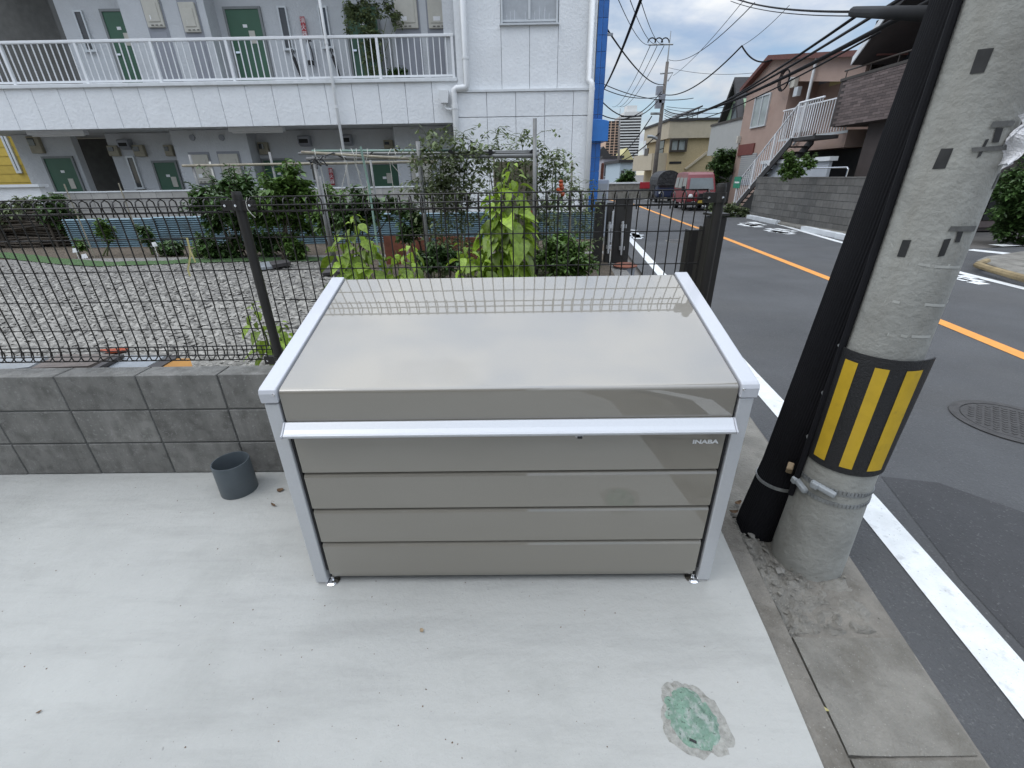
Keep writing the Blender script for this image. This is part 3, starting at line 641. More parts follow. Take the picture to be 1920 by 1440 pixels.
# printed marks
b = MB()
for i in range(16):
    if i in (4, 9): continue
    a = math.radians(205+random.uniform(-.3,.3)); z = .025+i*.0085
    p = Vector((math.cos(a), math.sin(a), 0)); q = Vector((-p.y, p.x, 0))
    for k_ in range(2):
        zz = z+k_*.003; b.add([p*(R_+.0004)-q*.003+Vector((0,0,zz)), p*(R_+.0004)+q*.003+Vector((0,0,zz)), p*(R_+.0004)+q*.003+Vector((0,0,zz+.0016)), p*(R_+.0004)-q*.003+Vector((0,0,zz+.0016))], [(0,1,2,3)])
b.build('printed_marks', mt['black_plastic'], pv, local=True)
# ================================================================== utility pole beside the bin
PC = Vector((1.307, 1.434, -.08))
pole = thing('utility_pole', 'big grey concrete utility pole with tape patches beside the bin', 'utility pole', PC)
prad = [(-.2,.139),(.05,.137),(.45,.124),(1.1,.113),(1.6,.110),(4,.104),(8.5,.096)]
def pr(z):
    for (za, ra), (zb_, rb) in zip(prad, prad[1:]):
        if za <= z <= zb_: return ra+(rb-ra)*(z-za)/(zb_-za)
    return prad[-1][1]
prof = [(pr(-.2+i*.1), -.2+i*.1) for i in range(87)]
MB().lathe((0,0,0), prof+[(.0001, 8.4)], 48).build('shaft', mt['pole'], pole, local=True, smooth=True)
az = math.atan2(-PC.y, -PC.x)       # side of the pole towards the camera
def onpole(px, py):                 # photo point -> (angle, height) on the shaft
    d = ray(px, py); o = Vector((0,0,H)); r_ = .118
    for _ in range(4):
        A = d.x**2+d.y**2; B = 2*(d.x*(o.x-PC.x)+d.y*(o.y-PC.y)); C_ = (o.x-PC.x)**2+(o.y-PC.y)**2-r_*r_
        disc = max(0, B*B-4*A*C_); t_ = (-B-math.sqrt(disc))/(2*A); p = o+d*t_; r_ = pr(p.z-PC.z)
    return math.atan2(p.y-PC.y, p.x-PC.x), p.z-PC.z
def wrap(b, corners, dr=.0015, nu=6, nv=4):     # patch bent round the shaft; corners are photo points TL TR BR BL
    c = [onpole(*q) for q in corners]
    def f(u, v):
        a = (c[0][0]*(1-u)+c[1][0]*u)*(1-v)+(c[3][0]*(1-u)+c[2][0]*u)*v; z = (c[0][1]*(1-u)+c[1][1]*u)*(1-v)+(c[3][1]*(1-u)+c[2][1]*u)*v
        r_ = pr(z)+dr; return (r_*math.cos(a), r_*math.sin(a), z)
    return b.grid(f, nu, nv)
pw = lambda corners, name, m_, dr=.0015: wrap(MB(), corners, dr).build(name, mt[m_], pole, local=True)
pw(((1834,93),(1864,90),(1845,136),(1818,139)), 'tape_patch', 'tape')
pw(((1765,279),(1788,278),(1772,316),(1748,317)), 'tape_patch', 'tape')
pw(((1693,450),(1709,450),(1697,482),(1682,481)), 'tape_patch', 'tape')
pw(((1770,449),(1783,447),(1770,479),(1757,482)), 'tape_patch', 'tape')
pw(((1860,228),(1902,226),(1897,236),(1855,240)), 'tape_patch', 'tape_old', .003)
pw(((1866,240),(1880,240),(1871,267),(1859,267)), 'tape_patch', 'tape', .0022)
pw(((1821,277),(1888,272),(1890,281),(1821,285)), 'tape_patch', 'tape_old', .003)
pw(((1847,262),(1854,260),(1838,292),(1830,297)), 'tape_patch', 'tape', .002)
pw(((1872,325),(1879,323),(1867,353),(1858,355)), 'tape_patch', 'tape_old')
pw(((1782,424),(1829,423),(1824,434),(1776,433)), 'tape_patch', 'tape_old', .003)
pw(((1795,434),(1805,434),(1798,454),(1789,454)), 'tape_patch', 'tape', .002)
for (a, b_, c_, d_) in ((1643,1706,483,492),(1723,1745,492,496),(1753,1800,497,498),(1620,1660,548,562),(1675,1688,562,565),(1735,1772,568,570),(1600,1665,602,624),(1690,1702,626,629),(1710,1745,628,628)):
    pw(((a,c_),(b_,d_),(b_-2,d_+5),(a-2,c_+5)), 'mould_seam', 'pole_joint', .0012)
# hazard sleeve: black rubber wrap with yellow stripes
zs0, zs1 = onpole(1575, 885)[1], onpole(1665, 672)[1]
aS, aE = az-1.15, az+1.55
b = MB(); ns = 40
def slv(u, v):
    a = aS+(aE-aS)*u; z = zs0+(zs1-zs0)*v; fl = .004+.012*max(0, (u-.8)/.2)**1.5*(.3+.7*v); r_ = pr(.75)+.006+fl; return (r_*math.cos(a), r_*math.sin(a), z)
def slv_i(u, v):
    p = Vector(slv(u, v)); q = Vector((p.x, p.y, 0)); q = q*(1-.005/q.length); return (q.x, q.y, p.z)
b.grid(lambda u, v: slv(u, v), ns, 10); n1 = len(b.v); b.grid(lambda u, v: slv_i(1-u, v), ns, 10)
def idx(k_, u, v): return (u*11+v) if k_ == 0 else n1+(ns-u)*11+v
for u in range(ns):
    for v in (0, 10): b.f.append((idx(0,u,v), idx(0,u+1,v), idx(1,u+1,v), idx(1,u,v))); b.mi.append(0)
for v in range(10):
    for u in (0, ns): b.f.append((idx(0,u,v), idx(0,u,v+1), idx(1,u,v+1), idx(1,u,v))); b.mi.append(0)
sl_ = b.build('hazard_sleeve', mt['sleeve'], pole, local=True, smooth=True); sl_.modifiers.new('es','EDGE_SPLIT').split_angle = .8
for tl, tr, br, bl in (((1594,683),(1617,688),(1546,853),(1527,845)), ((1647,697),(1671,701),(1590,872),(1567,867)), ((1698,705),(1720,702),(1641,876),(1616,875))):
    c = [onpole(*q) for q in (tl, tr, br, bl)]
    aL = (c[0][0]+c[3][0])/2; aR = (c[1][0]+c[2][0])/2; z1_ = zs1-.034; z0_ = zs0+.026
    def st(u, v, aL=aL, aR=aR):
        a = aL+(aR-aL)*u; z = z0_+(z1_-z0_)*v; p = Vector(slv((a-aS)/(aE-aS), (z-zs0)/(zs1-zs0))); q = Vector((p.x, p.y, 0)); q *= 1+.0014/q.length; return (q.x, q.y, z)
    MB().grid(st, 4, 8).build('yellow_stripe', mt['yellow'], sl_, local=True)
for k_ in (.97, .55, .12):
    z = zs0+(zs1-zs0)*k_; b = MB(); path = []
    for i in range(6):
        a = aS+.05-.32*i/5; r_ = pr(z)+.008; path.append((r_*math.cos(a), r_*math.sin(a), z))
    b.tube(path, .006, 6)
    b.build('sleeve_clip', mt['galv'], pole, local=True)
# steel bands with buckles
for zz, tilt in ((onpole(1555,922)[1],.012), (onpole(1555,941)[1],-.004)):
    b = MB(); n = 60
    for i in range(n):
        a0, a1 = 2*PI*i/n, 2*PI*(i+.78)/n
        for (ra, za) in ((.003, 0),):
            vs = []
            for a in (a0, a1):
                for (dr, dz) in ((.001,-.008),(.004,-.008),(.004,.008),(.001,.008)):
                    r_ = pr(zz)+dr; vs.append((r_*math.cos(a), r_*math.sin(a), zz+dz+tilt*math.cos(a-az)))
            b.add(vs, [(0,1,2,3),(4,7,6,5),(1,5,6,2),(0,3,7,4),(3,2,6,7),(0,4,5,1)])
    b.lathe((0,0,zz), [(pr(zz)+.0006,-.005),(pr(zz)+.0022,-.005),(pr(zz)+.0022,.005),(pr(zz)+.0006,.005)], 60)
    b.build('steel_band', mt['galv'], pole, local=True)
for (px_, py_, l_) in ((1545,914,.045),(1505,908,.04)):
    a, z = onpole(px_, py_); b = MB()
    b.box(-l_, l_, -.011, .012, -.011, .011); b.box(-l_*.9, -l_*.3, -.018, .0, -.014, .014)
    o = b.build('band_buckle', mt['buckle'], pole, local=True, bevel=.006, seg=3)
    r_ = pr(z)+.012; o.matrix_local = TR((r_*math.cos(a), r_*math.sin(a), z)) @ Matrix.Rotation(a+PI/2, 4, 'Z') @ Matrix.Rotation(.15, 4, 'Y')
a, z = onpole(1478, 880); r_ = pr(z)+.03
o = MB().box(-.02,.02,-.012,.012,-.017,.017).build('wooden_wedge', mt['chip'], pole, local=True, bevel=.005); o.matrix_local = TR((r_*math.cos(a), r_*math.sin(a), z+.01)) @ Matrix.Rotation(a+PI/2, 4, 'Z') @ Matrix.Rotation(.4, 4, 'Y')
b = MB(); path = []
for i in range(40): z = .35+i*.2; a = az-1.02; r_ = pr(z)+.013; path.append((r_*math.cos(a), r_*math.sin(a), z))
b.tube(path, .011, 8); b.build('earth_wire_cover', mt['conduit'], pole, local=True)
MB().box(-.9,.9,-.05,.05,7.3,7.4).build('crossarm', mt['galv'], pole, local=True)
# white rag tied on the pole
a, z = onpole(1896, 262); r_ = pr(z)+.012; rp = PC+Vector((r_*math.cos(a), r_*math.sin(a), z))
b = MB(); b.grid(lambda u, v: (rp.x+(u-.5)*.05*(1-.5*v)+.012*math.sin(v*9+u*4)-.01*v, rp.y-.02*math.sin(u*PI)-.012*math.sin(u*11+v*5), rp.z+.055-.12*v+.008*math.sin(u*9)), 10, 12)
tag(b.build('rag', mt['rag'], loc=rp), 'crumpled white rag stuck to the right edge of the pole', 'rag')
# black ribbed conduit leaning against the pole
def azp(deg, dist): return (dist*math.sin(math.radians(deg)), dist*math.cos(math.radians(deg)))
path = [(azp(36.0,1.99), -.12), (azp(36.2,2.0), 0.0), (azp(37.2,2.05), .3), (azp(38.0,2.09), .75), (azp(38.9,2.11), 1.3), (azp(39.8,2.125), 1.95), (azp(40.6,2.14), 3.0), (azp(41.0,2.15), 4.5)]
fine = []
for (pa, za), (pb, zb_) in zip(path, path[1:]):
    for i in range(4): f_ = i/4; fine.append((pa[0]+(pb[0]-pa[0])*f_, pa[1]+(pb[1]-pa[1])*f_, za+(zb_-za)*f_))
fine.append((path[-1][0][0], path[-1][0][1], path[-1][1]))
b = MB(); nn = 120
base = Vector((fine[0][0], fine[0][1], -.06))
for (x, y, z) in fine:
    for j in range(nn):
        a = 2*PI*j/nn; r_ = .091+(.0012 if j % 2 else -.0008); b.v.append(Vector((x+r_*math.cos(a), y+r_*math.sin(a), z)))
for i in range(len(fine)-1):
    for j in range(nn): b.f.append((i*nn+j, i*nn+(j+1) % nn, (i+1)*nn+(j+1) % nn, (i+1)*nn+j)); b.mi.append(0)
b.f.append(tuple(range(len(b.v)-nn, len(b.v)))); b.mi.append(0)
cd = thing('cable_conduit', 'thick black ribbed cable guard leaning against the concrete pole', 'conduit', base)
b.build('ribbed_pipe', mt['conduit'], cd, smooth=False)
b = MB(); c0 = Vector((azp(37.0,2.04)[0], azp(37.0,2.04)[1], .225)); b.lathe(c0, [(.0945,-.008),(.097,-.008),(.097,.008),(.0945,.008)], 40); b.build('strap', mt['galv'], cd)
# ================================================================== apartment block across the garden
AY = 12.0; AB = 13.3; AS = 12.85        # balcony plane, corridor back wall, face of the pipe shafts
apt = thing('apartment_building', 'white two-storey apartment block with open corridors and green doors', 'building', (-5, AY, .1))
def rectY(tl, tr, bl, Y):
    a, c, d = PY(*tl, Y), PY(*tr, Y), PY(*bl, Y); return min(a.x, d.x)*.5+max(a.x, d.x)*.5, c.x, d.z, (a.z+c.z)/2
Z_RAIL = 4.39; Z_COP = 3.57; Z_BND = 2.685; Z_PAR = 1.34; Z_FL2 = 3.4; Z_TOP = 6.6
XL, XR = -13.6, -1.25; XB0, XB1 = -1.13, 2.0
XD = (PY(100, 10, AB).x+PY(127, 72, AB).x)/2             # right edge of the stairwell
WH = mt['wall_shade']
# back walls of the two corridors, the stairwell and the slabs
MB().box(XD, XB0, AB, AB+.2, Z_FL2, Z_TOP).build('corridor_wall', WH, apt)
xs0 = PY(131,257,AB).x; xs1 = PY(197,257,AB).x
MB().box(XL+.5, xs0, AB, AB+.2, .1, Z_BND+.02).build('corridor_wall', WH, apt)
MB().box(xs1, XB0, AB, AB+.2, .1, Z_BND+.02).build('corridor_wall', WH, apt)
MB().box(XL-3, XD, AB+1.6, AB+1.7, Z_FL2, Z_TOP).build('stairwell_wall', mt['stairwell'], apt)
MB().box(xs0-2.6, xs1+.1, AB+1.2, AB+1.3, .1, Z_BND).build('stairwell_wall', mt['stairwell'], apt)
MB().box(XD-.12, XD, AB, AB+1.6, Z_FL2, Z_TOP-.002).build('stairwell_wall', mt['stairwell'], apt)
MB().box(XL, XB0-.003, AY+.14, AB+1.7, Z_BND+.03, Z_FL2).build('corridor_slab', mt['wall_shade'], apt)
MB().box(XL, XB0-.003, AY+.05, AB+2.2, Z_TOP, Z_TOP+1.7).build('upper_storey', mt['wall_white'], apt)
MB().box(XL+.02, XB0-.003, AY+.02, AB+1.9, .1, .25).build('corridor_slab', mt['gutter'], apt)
# balcony band: siding panels
MB().box(XL, XR+.1, AY+.03, AY+.135, Z_BND+.004, Z_COP-.09).build('band_core', mt['joint'], apt)
pj0 = PY(20, 200, AY).x; pw_ = .612; x = pj0-4*pw_
pan = MB().box(.006, pw_-.006, 0, .05, 0, Z_COP-.075-Z_BND).mesh('band_panel', mt['wall_white'])
while x < XR:
    if x+pw_ > XL:
        if x+pw_ <= XR+.15: piece('band_panel', pan, apt, TR((x, AY, Z_BND)))
        else: MB().box(x+.006, XR+.1, AY, AY+.05, Z_BND, Z_COP-.075).build('band_panel', mt['wall_white'], apt)
    x += pw_
cp_ = MB().box(XL, XR+.12, AY-.05, AY+.19, Z_COP-.075, Z_COP).build('coping', mt['coping'], apt, bevel=.01)
# railing
rl = MB().box(XL, XR+.08, AY+.03, AY+.09, Z_RAIL-.055, Z_RAIL).build('handrail', mt['rail'], apt, bevel=.008)
zr0 = (PY(640, 144, AY).z)
MB().box(XL, XR+.02, AY+.045, AY+.075, zr0-.02, zr0+.02).build('bottom_rail', mt['rail'], apt)
rp_ = MB().box(-.028, .028, .032, .088, Z_COP, Z_RAIL-.055).mesh('rail_post', mt['rail'])
bs = MB().box(-.0095, .0095, .05, .07, zr0+.02, Z_RAIL-.055).mesh('baluster', mt['rail'])
pxs = [PY(x, y, AY).x for x, y in ((135,78),(277,76),(418,73),(562,70),(702,67),(846,64))]
st_ = (pxs[-1]-pxs[0])/5; allp = [pxs[0]-2*st_, pxs[0]-st_]+[pxs[0]+i*st_ for i in range(6)]
for i, xp in enumerate(allp):
    if xp > XL: piece('rail_post', rp_, apt, TR((xp, AY, 0)))
    if i < len(allp)-1:
        for k_ in range(1, 12):
            xb_ = xp+st_*k_/12
            if xb_ > XL: piece('baluster', bs, apt, TR((xb_, AY, 0)))
# block parapet of the ground-floor corridor
MB().box(XL+1.0, XB0-.02, AY+.012, AY+.11, .1, Z_PAR-.03).build('parapet_core', mt['joint'], apt)
pb = MB().box(.005, .405-.005, 0, .12, .004, .2).mesh('parapet_block', mt['parapet'])
xq = PY(78, 362, AY).x
nrow = 4
for r in range(nrow):
    for c in range(30):
        xx = xq+c*.405
        if xx+.405 < XB0: piece('parapet_block', pb, apt, TR((xx, AY, Z_PAR-.03-.205*(r+1))))
MB().box(xq, XB0-.02, AY-.015, AY+.14, Z_PAR-.03, Z_PAR).build('parapet_cap', mt['coping'], apt)
def part(name, tl, tr, bl, Y, mat, proud=.02, parent=None, depth=.04, bevel=0):
    x0_, x1_, z0_, z1_ = rectY(tl, tr, bl, Y)
    return MB().box(x0_, x1_, Y-proud, Y-proud+depth, z0_, z1_).build(name, mt[mat], parent or apt, bevel=bevel), (x0_, x1_, z0_, z1_)
def framed(name, tl, tr, bl, Y, mat, fr='door_frame', fw=.05, zbot=None, handle=True):
    x0_, x1_, z0_, z1_ = rectY(tl, tr, bl, Y)
    if zbot is not None: z0_ = zbot
    d = MB().box(x0_+fw, x1_-fw, Y-.03, Y+.004, z0_+(.0 if zbot is not None else fw), z1_-fw).build(name, mt[mat], apt)
    b = MB().box(x0_, x0_+fw, Y-.05, Y+.002, z0_, z1_).box(x1_-fw, x1_, Y-.05, Y+.002, z0_, z1_).box(x0_+fw, x1_-fw, Y-.05, Y+.002, z1_-fw, z1_)
    if zbot is None: b.box(x0_-.03, x1_+.03, Y-.08, Y+.002, z0_-.01, z0_+fw)
    b.build('frame', mt[fr], d)
    return d, (x0_, x1_, z0_, z1_)
def door(tl, tr, bl, zbot):
    d, (x0_, x1_, z0_, z1_) = framed('door', tl, tr, bl, AB, 'door_green', zbot=zbot)
    MB().box(x0_+.1, x0_+.2, AB-.075, AB-.03, zbot+.95, zbot+.99).build('handle', mt['chrome'], d)
    MB().box((x0_+x1_)/2-.05, (x0_+x1_)/2+.05, AB-.036, AB-.03, z1_-.4, z1_-.34).build('number_plate', mt['letter'], d)
    MB().box((x0_+x1_)/2+.06, (x0_+x1_)/2+.2, AB-.04, AB-.03, zbot+1.15, zbot+1.4).build('mail_slot', mt['heater'], d)
    return d
for a in (((187,18),(240,17),(233,157)), ((420,13),(488,13),(448,153)), ((643,8),(708,8),(663,150))): door(*a, Z_FL2)
for a in (((80,293),(137,293),(105,359)), ((284,301),(331,301),(303,356)), ((487,297),(547,297),(505,351)), ((686,305),(748,305),(697,348))): door(*a, .25)
for a in (((138,20),(155,20),(165,98)), ((520,12),(537,12),(535,95)), ((597,12),(613,12),(607,92)), ((237,293),(252,293),(258,354)), ((581,307),(590,307),(588,340))): framed('window', *a, AB, 'glass', 'frame_alu', .035)
# pipe shafts with water heaters
def shaft(xa, xb, za, zb_, heaters):
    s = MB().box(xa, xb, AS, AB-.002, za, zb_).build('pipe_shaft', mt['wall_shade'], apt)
    for tl, tr, bl in heaters:
        x0_, x1_, z0_, z1_ = rectY(tl, tr, bl, AS)
        h = MB().box(x0_, x1_, AS-.06, AS-.004, z0_, z1_).build('water_heater', mt['heater'], s, bevel=.012)
        b = MB().box(x0_+.06, x1_-.06, AS-.075, AS-.058, z0_+.1, z1_-.12); 
        b.build('heater_cover', mt['heater'], s, bevel=.008)
        MB().box(x0_+.12, x1_-.25, AS-.078, AS-.0745, z0_+.14, z0_+.22).build('heater_label', mt['letter'], s)
        MB().box(x0_-.04, x1_+.04, AS-.012, AS-.001, za+.06, z1_+.06).build('cabinet_recess', mt['grey_panel'], s)
        MB().box(x0_+.02, x1_-.02, AS-.022, AS-.0125, za+.1, z0_-.08).build('cabinet_door', mt['grey_panel'], s)
        for k_ in range(3): MB().box(x0_+.1+k_*.1, x0_+.16+k_*.1, AS-.0785, AS-.074, z0_+.03, z0_+.045).build('vent_slot', mt['dark'], s)
    return s
xa = PY(238,60,AS).x; xb = PY(405,100,AS).x
shaft(xa, xb, Z_FL2, Z_TOP, [((263,-6),(296,-6),(282,53)), ((333,5),(365,5),(352,62))])
xa = PY(733,60,AS).x
shaft(xa, XB0-.1, Z_FL2, Z_TOP, [((738,-22),(779,-22),(742,55)), ((800,-22),(843,-22),(804,55))])
shaft(PY(318,250,AS).x, PY(463,260,AS).x, .25, Z_BND+.02, [((356,290),(390,290),(372,344)), ((410,289),(446,288),(424,342))])
shaft(PY(738,250,AS).x, XB0-.1, .25, Z_BND+.02, [((768,300),(808,300),(776,342)), ((826,300),(862,300),(832,342))])
for tl, tr, bl in (((55,256),(75,256),(65,288)), ((202,273),(223,273),(213,293)), ((252,272),(271,272),(257,294)), ((310,272),(324,272),(315,293)), ((485,267),(503,267),(490,290)), ((720,263),(737,263),(722,279))):
    o, (x0_, x1_, z0_, z1_) = part('meter_box', tl, tr, bl, AB, 'meter', .1, depth=.098, bevel=.01)
    MB().box(x0_+.03, x0_+(x1_-x0_)*.62, AB-.115, AB-.101, z0_+(z1_-z0_)*.45, z1_-.04).build('meter_glass', mt['glass'], o)
for tl, tr, bl in (((227,262),(247,262),(234,281)), ((563,255),(583,255),(565,275)), ((645,253),(660,253),(648,273))):
    x0_, x1_, z0_, z1_ = rectY(tl, tr, bl, AB)
    o = MB().prism([(x0_, AB-.002, z0_), (x0_, AB-.06, z0_), (x0_, AB-.19, z0_+.06), (x0_, AB-.19, z1_-.03), (x0_, AB-.15, z1_), (x0_, AB-.002, z1_)], (x1_-x0_, 0, 0)).build('vent_hood', mt['grey_panel'], apt)
    MB().box(x0_+.03, x1_-.03, AB-.194, AB-.188, z0_+.07, z1_-.08).build('hood_opening', mt['dark'], o)
for (px_, py_) in ((361,258),(416,258),(850,250),(836,250)):
    c = PY(px_, py_, AS); MB().tube([(c.x, AS-.03, c.z), (c.x, AS+.0, c.z)], .07, 16).build('vent_cap', mt['grey_panel'], apt)
for (xa_, xb_) in ((PY(55,246,12.6).x, PY(163,250,12.6).x), (PY(432,244,12.6).x, PY(534,246,12.6).x)):
    o = MB().box(xa_, xb_, 12.5, 12.66, Z_BND-.06, Z_BND+.03).build('corridor_lamp', mt['rail'], apt)
    MB().tube([(xa_+.05, 12.58, Z_BND-.075), (xb_-.05, 12.58, Z_BND-.075)], .018, 8).build('lamp_tube', mt['letter'], o)
# right block: stair and end flat, siding panels, window, ledge
by = AY-.02
MB().box(XB0, XB1, by+.03, by+4, .1, Z_TOP+1.5).build('end_core', mt['joint'], apt)
MB().box(XB0-.25, XB0+.0, by+.1, by+1.4, Z_BND, Z_TOP+1.5).build('end_core', mt['wall_shade'], apt)
zl = PY(980, 168, by).z; zj = PY(980, 219, by).z
seams = [XB0, PY(940,100,by).x, PY(993,100,by).x, PY(1046,100,by).x, XB1]
wx0, wx1 = PY(942,10,by).x, PY(1043,10,by).x; wz0 = PY(990,40,by).z
for xa_, xb_ in zip(seams, seams[1:]):
    wtop = wz0 if (xa_ > seams[0] and xb_ < seams[-1]) else Z_TOP+1.5
    MB().box(xa_+.005, xb_-.005, by, by+.05, zl+.006, wtop-.04 if wtop < 6 else wtop).build('siding_panel', mt['wall_white'], apt)
MB().box(wx0-.02, wx1+.02, by, by+.05, wz0+1.15, Z_TOP+1.5).build('siding_panel', mt['wall_white'], apt)
seams = [XB0-.02, PY(913,200,by).x, PY(967,200,by).x, PY(1021,200,by).x, PY(1074,200,by).x, XB1]
for xa_, xb_ in zip(seams, seams[1:]):
    MB().box(xa_+.005, xb_-.005, by-.07, by+.05, zj+.007, zl-.05).build('siding_panel', mt['wall_white'], apt)
    MB().box(xa_+.005, xb_-.005, by-.07, by+.05, .12, zj-.007).build('siding_panel', mt['wall_white'], apt)
MB().box(XB0-.03, XB1+.01, by-.1, by+.04, zl-.045, zl).build('ledge', mt['coping'], apt)
wn = MB().box(wx0, wx1, by+.052, by+.058, wz0, wz0+1.12).build('window', mt['glass'], apt)
b = MB().box(wx0-.04, wx0, by-.02, by+.06, wz0-.04, wz0+1.15).box(wx1, wx1+.04, by-.02, by+.06, wz0-.04, wz0+1.15).box(wx0, wx1, by-.02, by+.06, wz0+1.11, wz0+1.15)
b.box((wx0+wx1)/2-.025, (wx0+wx1)/2+.025, by+.01, by+.05, wz0+.03, wz0+1.11).box(wx0, wx1, by+.01, by+.051, wz0, wz0+.035)
b.build('frame', mt['frame_alu'], wn)
MB().box(wx0-.07, wx1+.07, by-.06, by+.06, wz0-.07, wz0-.041).build('sill', mt['frame_alu'], wn)
for k_, (px_, h_, rr) in enumerate(((950,.14,.03),(957,.22,.028),(965,.26,.03),(985,.2,.03),(1003,.2,.035),(1012,.32,.035),(1022,.3,.04),(1030,.16,.03))):
    xx = PY(px_, 20, by).x; MB().lathe((xx, by+.035, wz0+.035), [(rr*.3,0),(rr*.3,h_*.55),(rr*.14,h_*.75),(rr*.14,h_),(.0001,h_)], 10).build('bottle', mt['bottle_clear'], wn)
# downpipes
def dpipe(path, r=.05):
    o = MB().tube(path, r, 12).build('downpipe', mt['pipe_white'], apt, smooth=True); return o
xp = PY(612, 80, AY-.09).x
o = dpipe([(xp, AY-.09, 8.2), (xp, AY-.09, .1)], .032)
for z in (4.2, 3.0, 2.0): MB().lathe((xp, AY-.09, z), [(.034,0),(.039,.004),(.039,.05),(.034,.054)], 12).build('pipe_collar', mt['pipe_white'], o)
y_ = by-.1; a = PY(870,60,y_).x; c = PY(853,200,y_).x; z = PY(860,165,y_).z
o = dpipe([(a, y_, 8), (a, y_, z+.06), (a-.02, y_, z+.015), (a-.07, y_, z), (c+.06, y_, z-.01), (c+.01, y_, z-.04), (c, y_, z-.12), (c, y_, .1)], .07)
for zz in (PY(870,112,y_).z,): MB().lathe((a, y_, zz), [(.072,0),(.078,.004),(.078,.05),(.072,.054)], 14).build('pipe_collar', mt['pipe_white'], o)
MB().lathe((c, y_, PY(850,205,y_).z), [(.072,0),(.08,.004),(.08,.1),(.072,.104)], 14).build('pipe_collar', mt['pipe_white'], o)
q = PY(833, 182, AY-.12)
o = MB().prism([(q.x-.11, AY-.2, q.z+.12), (q.x+.11, AY-.2, q.z+.12), (q.x+.08, AY-.2, q.z-.12), (q.x-.08, AY-.2, q.z-.12)], (0, .17, 0)).build('rainwater_head', mt['pipe_white'], apt)
MB().tube([(q.x, AY-.12, q.z-.12), (q.x, AY-.12, q.z-.2), (q.x+.05, AY-.12, q.z-.24), (c, AY-.12, q.z-.25)], .03, 8).build('spout', mt['pipe_white'], o)
a = PY(1110,60,y_).x; z = PY(1108,153,y_).z; c = PY(1108,175,y_-.04).x+.01
o = dpipe([(a-.02, y_+.02, 8), (a-.02, y_+.02, z+.03), (a+.02, y_-.02, z), (a+.045, y_-.05, z-.05), (a+.05, y_-.06, z-.12), (a+.05, y_-.06, .1)], .065)
# blue tiled return on the street side
xb0, xb1 = XB1+.012, XB1+.23
MB().box(xb0, xb1, by+.02, by+4, .05, 8.1).build('blue_wall_core', mt['joint'], apt)
tw = (xb1-xb0)/2; tl_ = MB().box(.004, tw-.004, 0, .03, .004, .296).mesh('blue_tile', mt['blue_tile'])
for r in range(26):
    for c_ in range(2): piece('blue_tile', tl_, apt, TR((xb0+c_*tw, by, .1+r*.3)))
tl2 = MB().box(0, .02, .004, .29, .004, .296).mesh('blue_tile', mt['blue_tile'])
for r in range(26):
    for c_ in range(9): piece('blue_tile', tl2, apt, TR((xb1-.004, by+.03+c_*.3, .1+r*.3)))
z1_, z0_ = PY(1120,223,by-.1).z, PY(1120,265,by-.1).z
b = MB(); pr_ = [(0, z0_), (0, z1_)]+[(.35*math.sin(t_*PI/2/6), z1_-.06+.06*math.cos(t_*PI/2/6)) for t_ in range(1, 7)]+[(.35, z0_)]
b.prism([(XB1-.02+xx*1.15, by-.12, zz) for xx, zz in pr_], (0, 3.2, 0)); b.build('blue_canopy', mt['blue_paint'], apt, bevel=.01)
MB().box(xb1, xb1+.25, by+.6, by+.64, PY(1126,50,by).z-.02, PY(1126,50,by).z+.03).build('sign_bracket', mt['galv'], apt)
# white end wall and coping at the building's left foot
lw = thing('garden_wall', 'low white wall with flat coping left of the apartment corridor', 'wall', (-12, 11.2, .1))
q = PY(78, 345, 11.4); MB().box(-19, q.x, 11.3, 11.45, .1, q.z-.06).build('wall_body', mt['wall_white'], lw)
MB().box(-19, q.x+.06, 11.24, 11.5, q.z-.06, q.z).build('coping', mt['coping'], lw)
# yellow house beyond
yh = thing('yellow_house', 'yellow weatherboard house at the far left edge beyond the apartments', 'house', (-20, 16, .1))
xe = PY(45, 300, 15).x
MB().box(-30, xe, 15.03, 22, .1, 6).build('wall', mt['yellow_siding'], yh)
bo = MB().prism([(0,0,0),(0,.03,0),(0,.03,.235),(0,.012,.235)], (xe+27, 0, 0)).mesh('siding_board', mt['yellow_siding'])
for i in range(24): piece('siding_board', bo, yh, TR((-27, 15.0, .15+i*.24)))
MB().prism([(-30,14.6,6),(xe+.3,14.6,6),(xe+.3,18.5,8),(-30,18.5,8)], (0,0,.15)).build('roof', mt['roof_dark'], yh)
a = PY(10,262,15); c = PY(38,320,15)
o = MB().box(a.x, c.x, 14.97, 15.01, c.z, a.z+.1).build('window', mt['glass'], yh)
MB().box(a.x-.07, a.x, 14.95, 15.02, c.z-.07, a.z+.17).box(c.x, c.x+.07, 14.95, 15.02, c.z-.07, a.z+.17).box(a.x, c.x, 14.95, 15.02, c.z-.07, c.z).build('frame', mt['frame_alu'], o)
# things on the balcony corridor
def sign(px, Y, z, label):
    c = PY(px[0], px[1], Y); t = thing('extinguisher_sign', label, 'sign', (c.x, Y-.02, c.z))
    MB().box(-.055,.055,0,.015,-.21,.21).build('board', mt['red_sign'], t, local=True)
    for k_, ch in enumerate('消火器'):
        me = text_mesh(ch, .12, .001); me.materials.append(mt['letter']); o = bpy.data.objects.new('lettering', me); COL.objects.link(o); o.parent = t; o.matrix_local = TR((0, -.002, .13-.13*k_)) @ Matrix.Rotation(PI/2, 4, 'X')
sign((570,52), AB-.06, 0, 'red vertical fire extinguisher sign on the upper corridor wall')
sign((622,331), AB-.06, 0, 'red vertical fire extinguisher sign on the ground floor corridor wall')
c = PY(580, 100, AB-.12); t = thing('fire_extinguisher', 'white-wrapped fire extinguisher hung under the red sign', 'extinguisher', (c.x, AB-.12, c.z-.25))
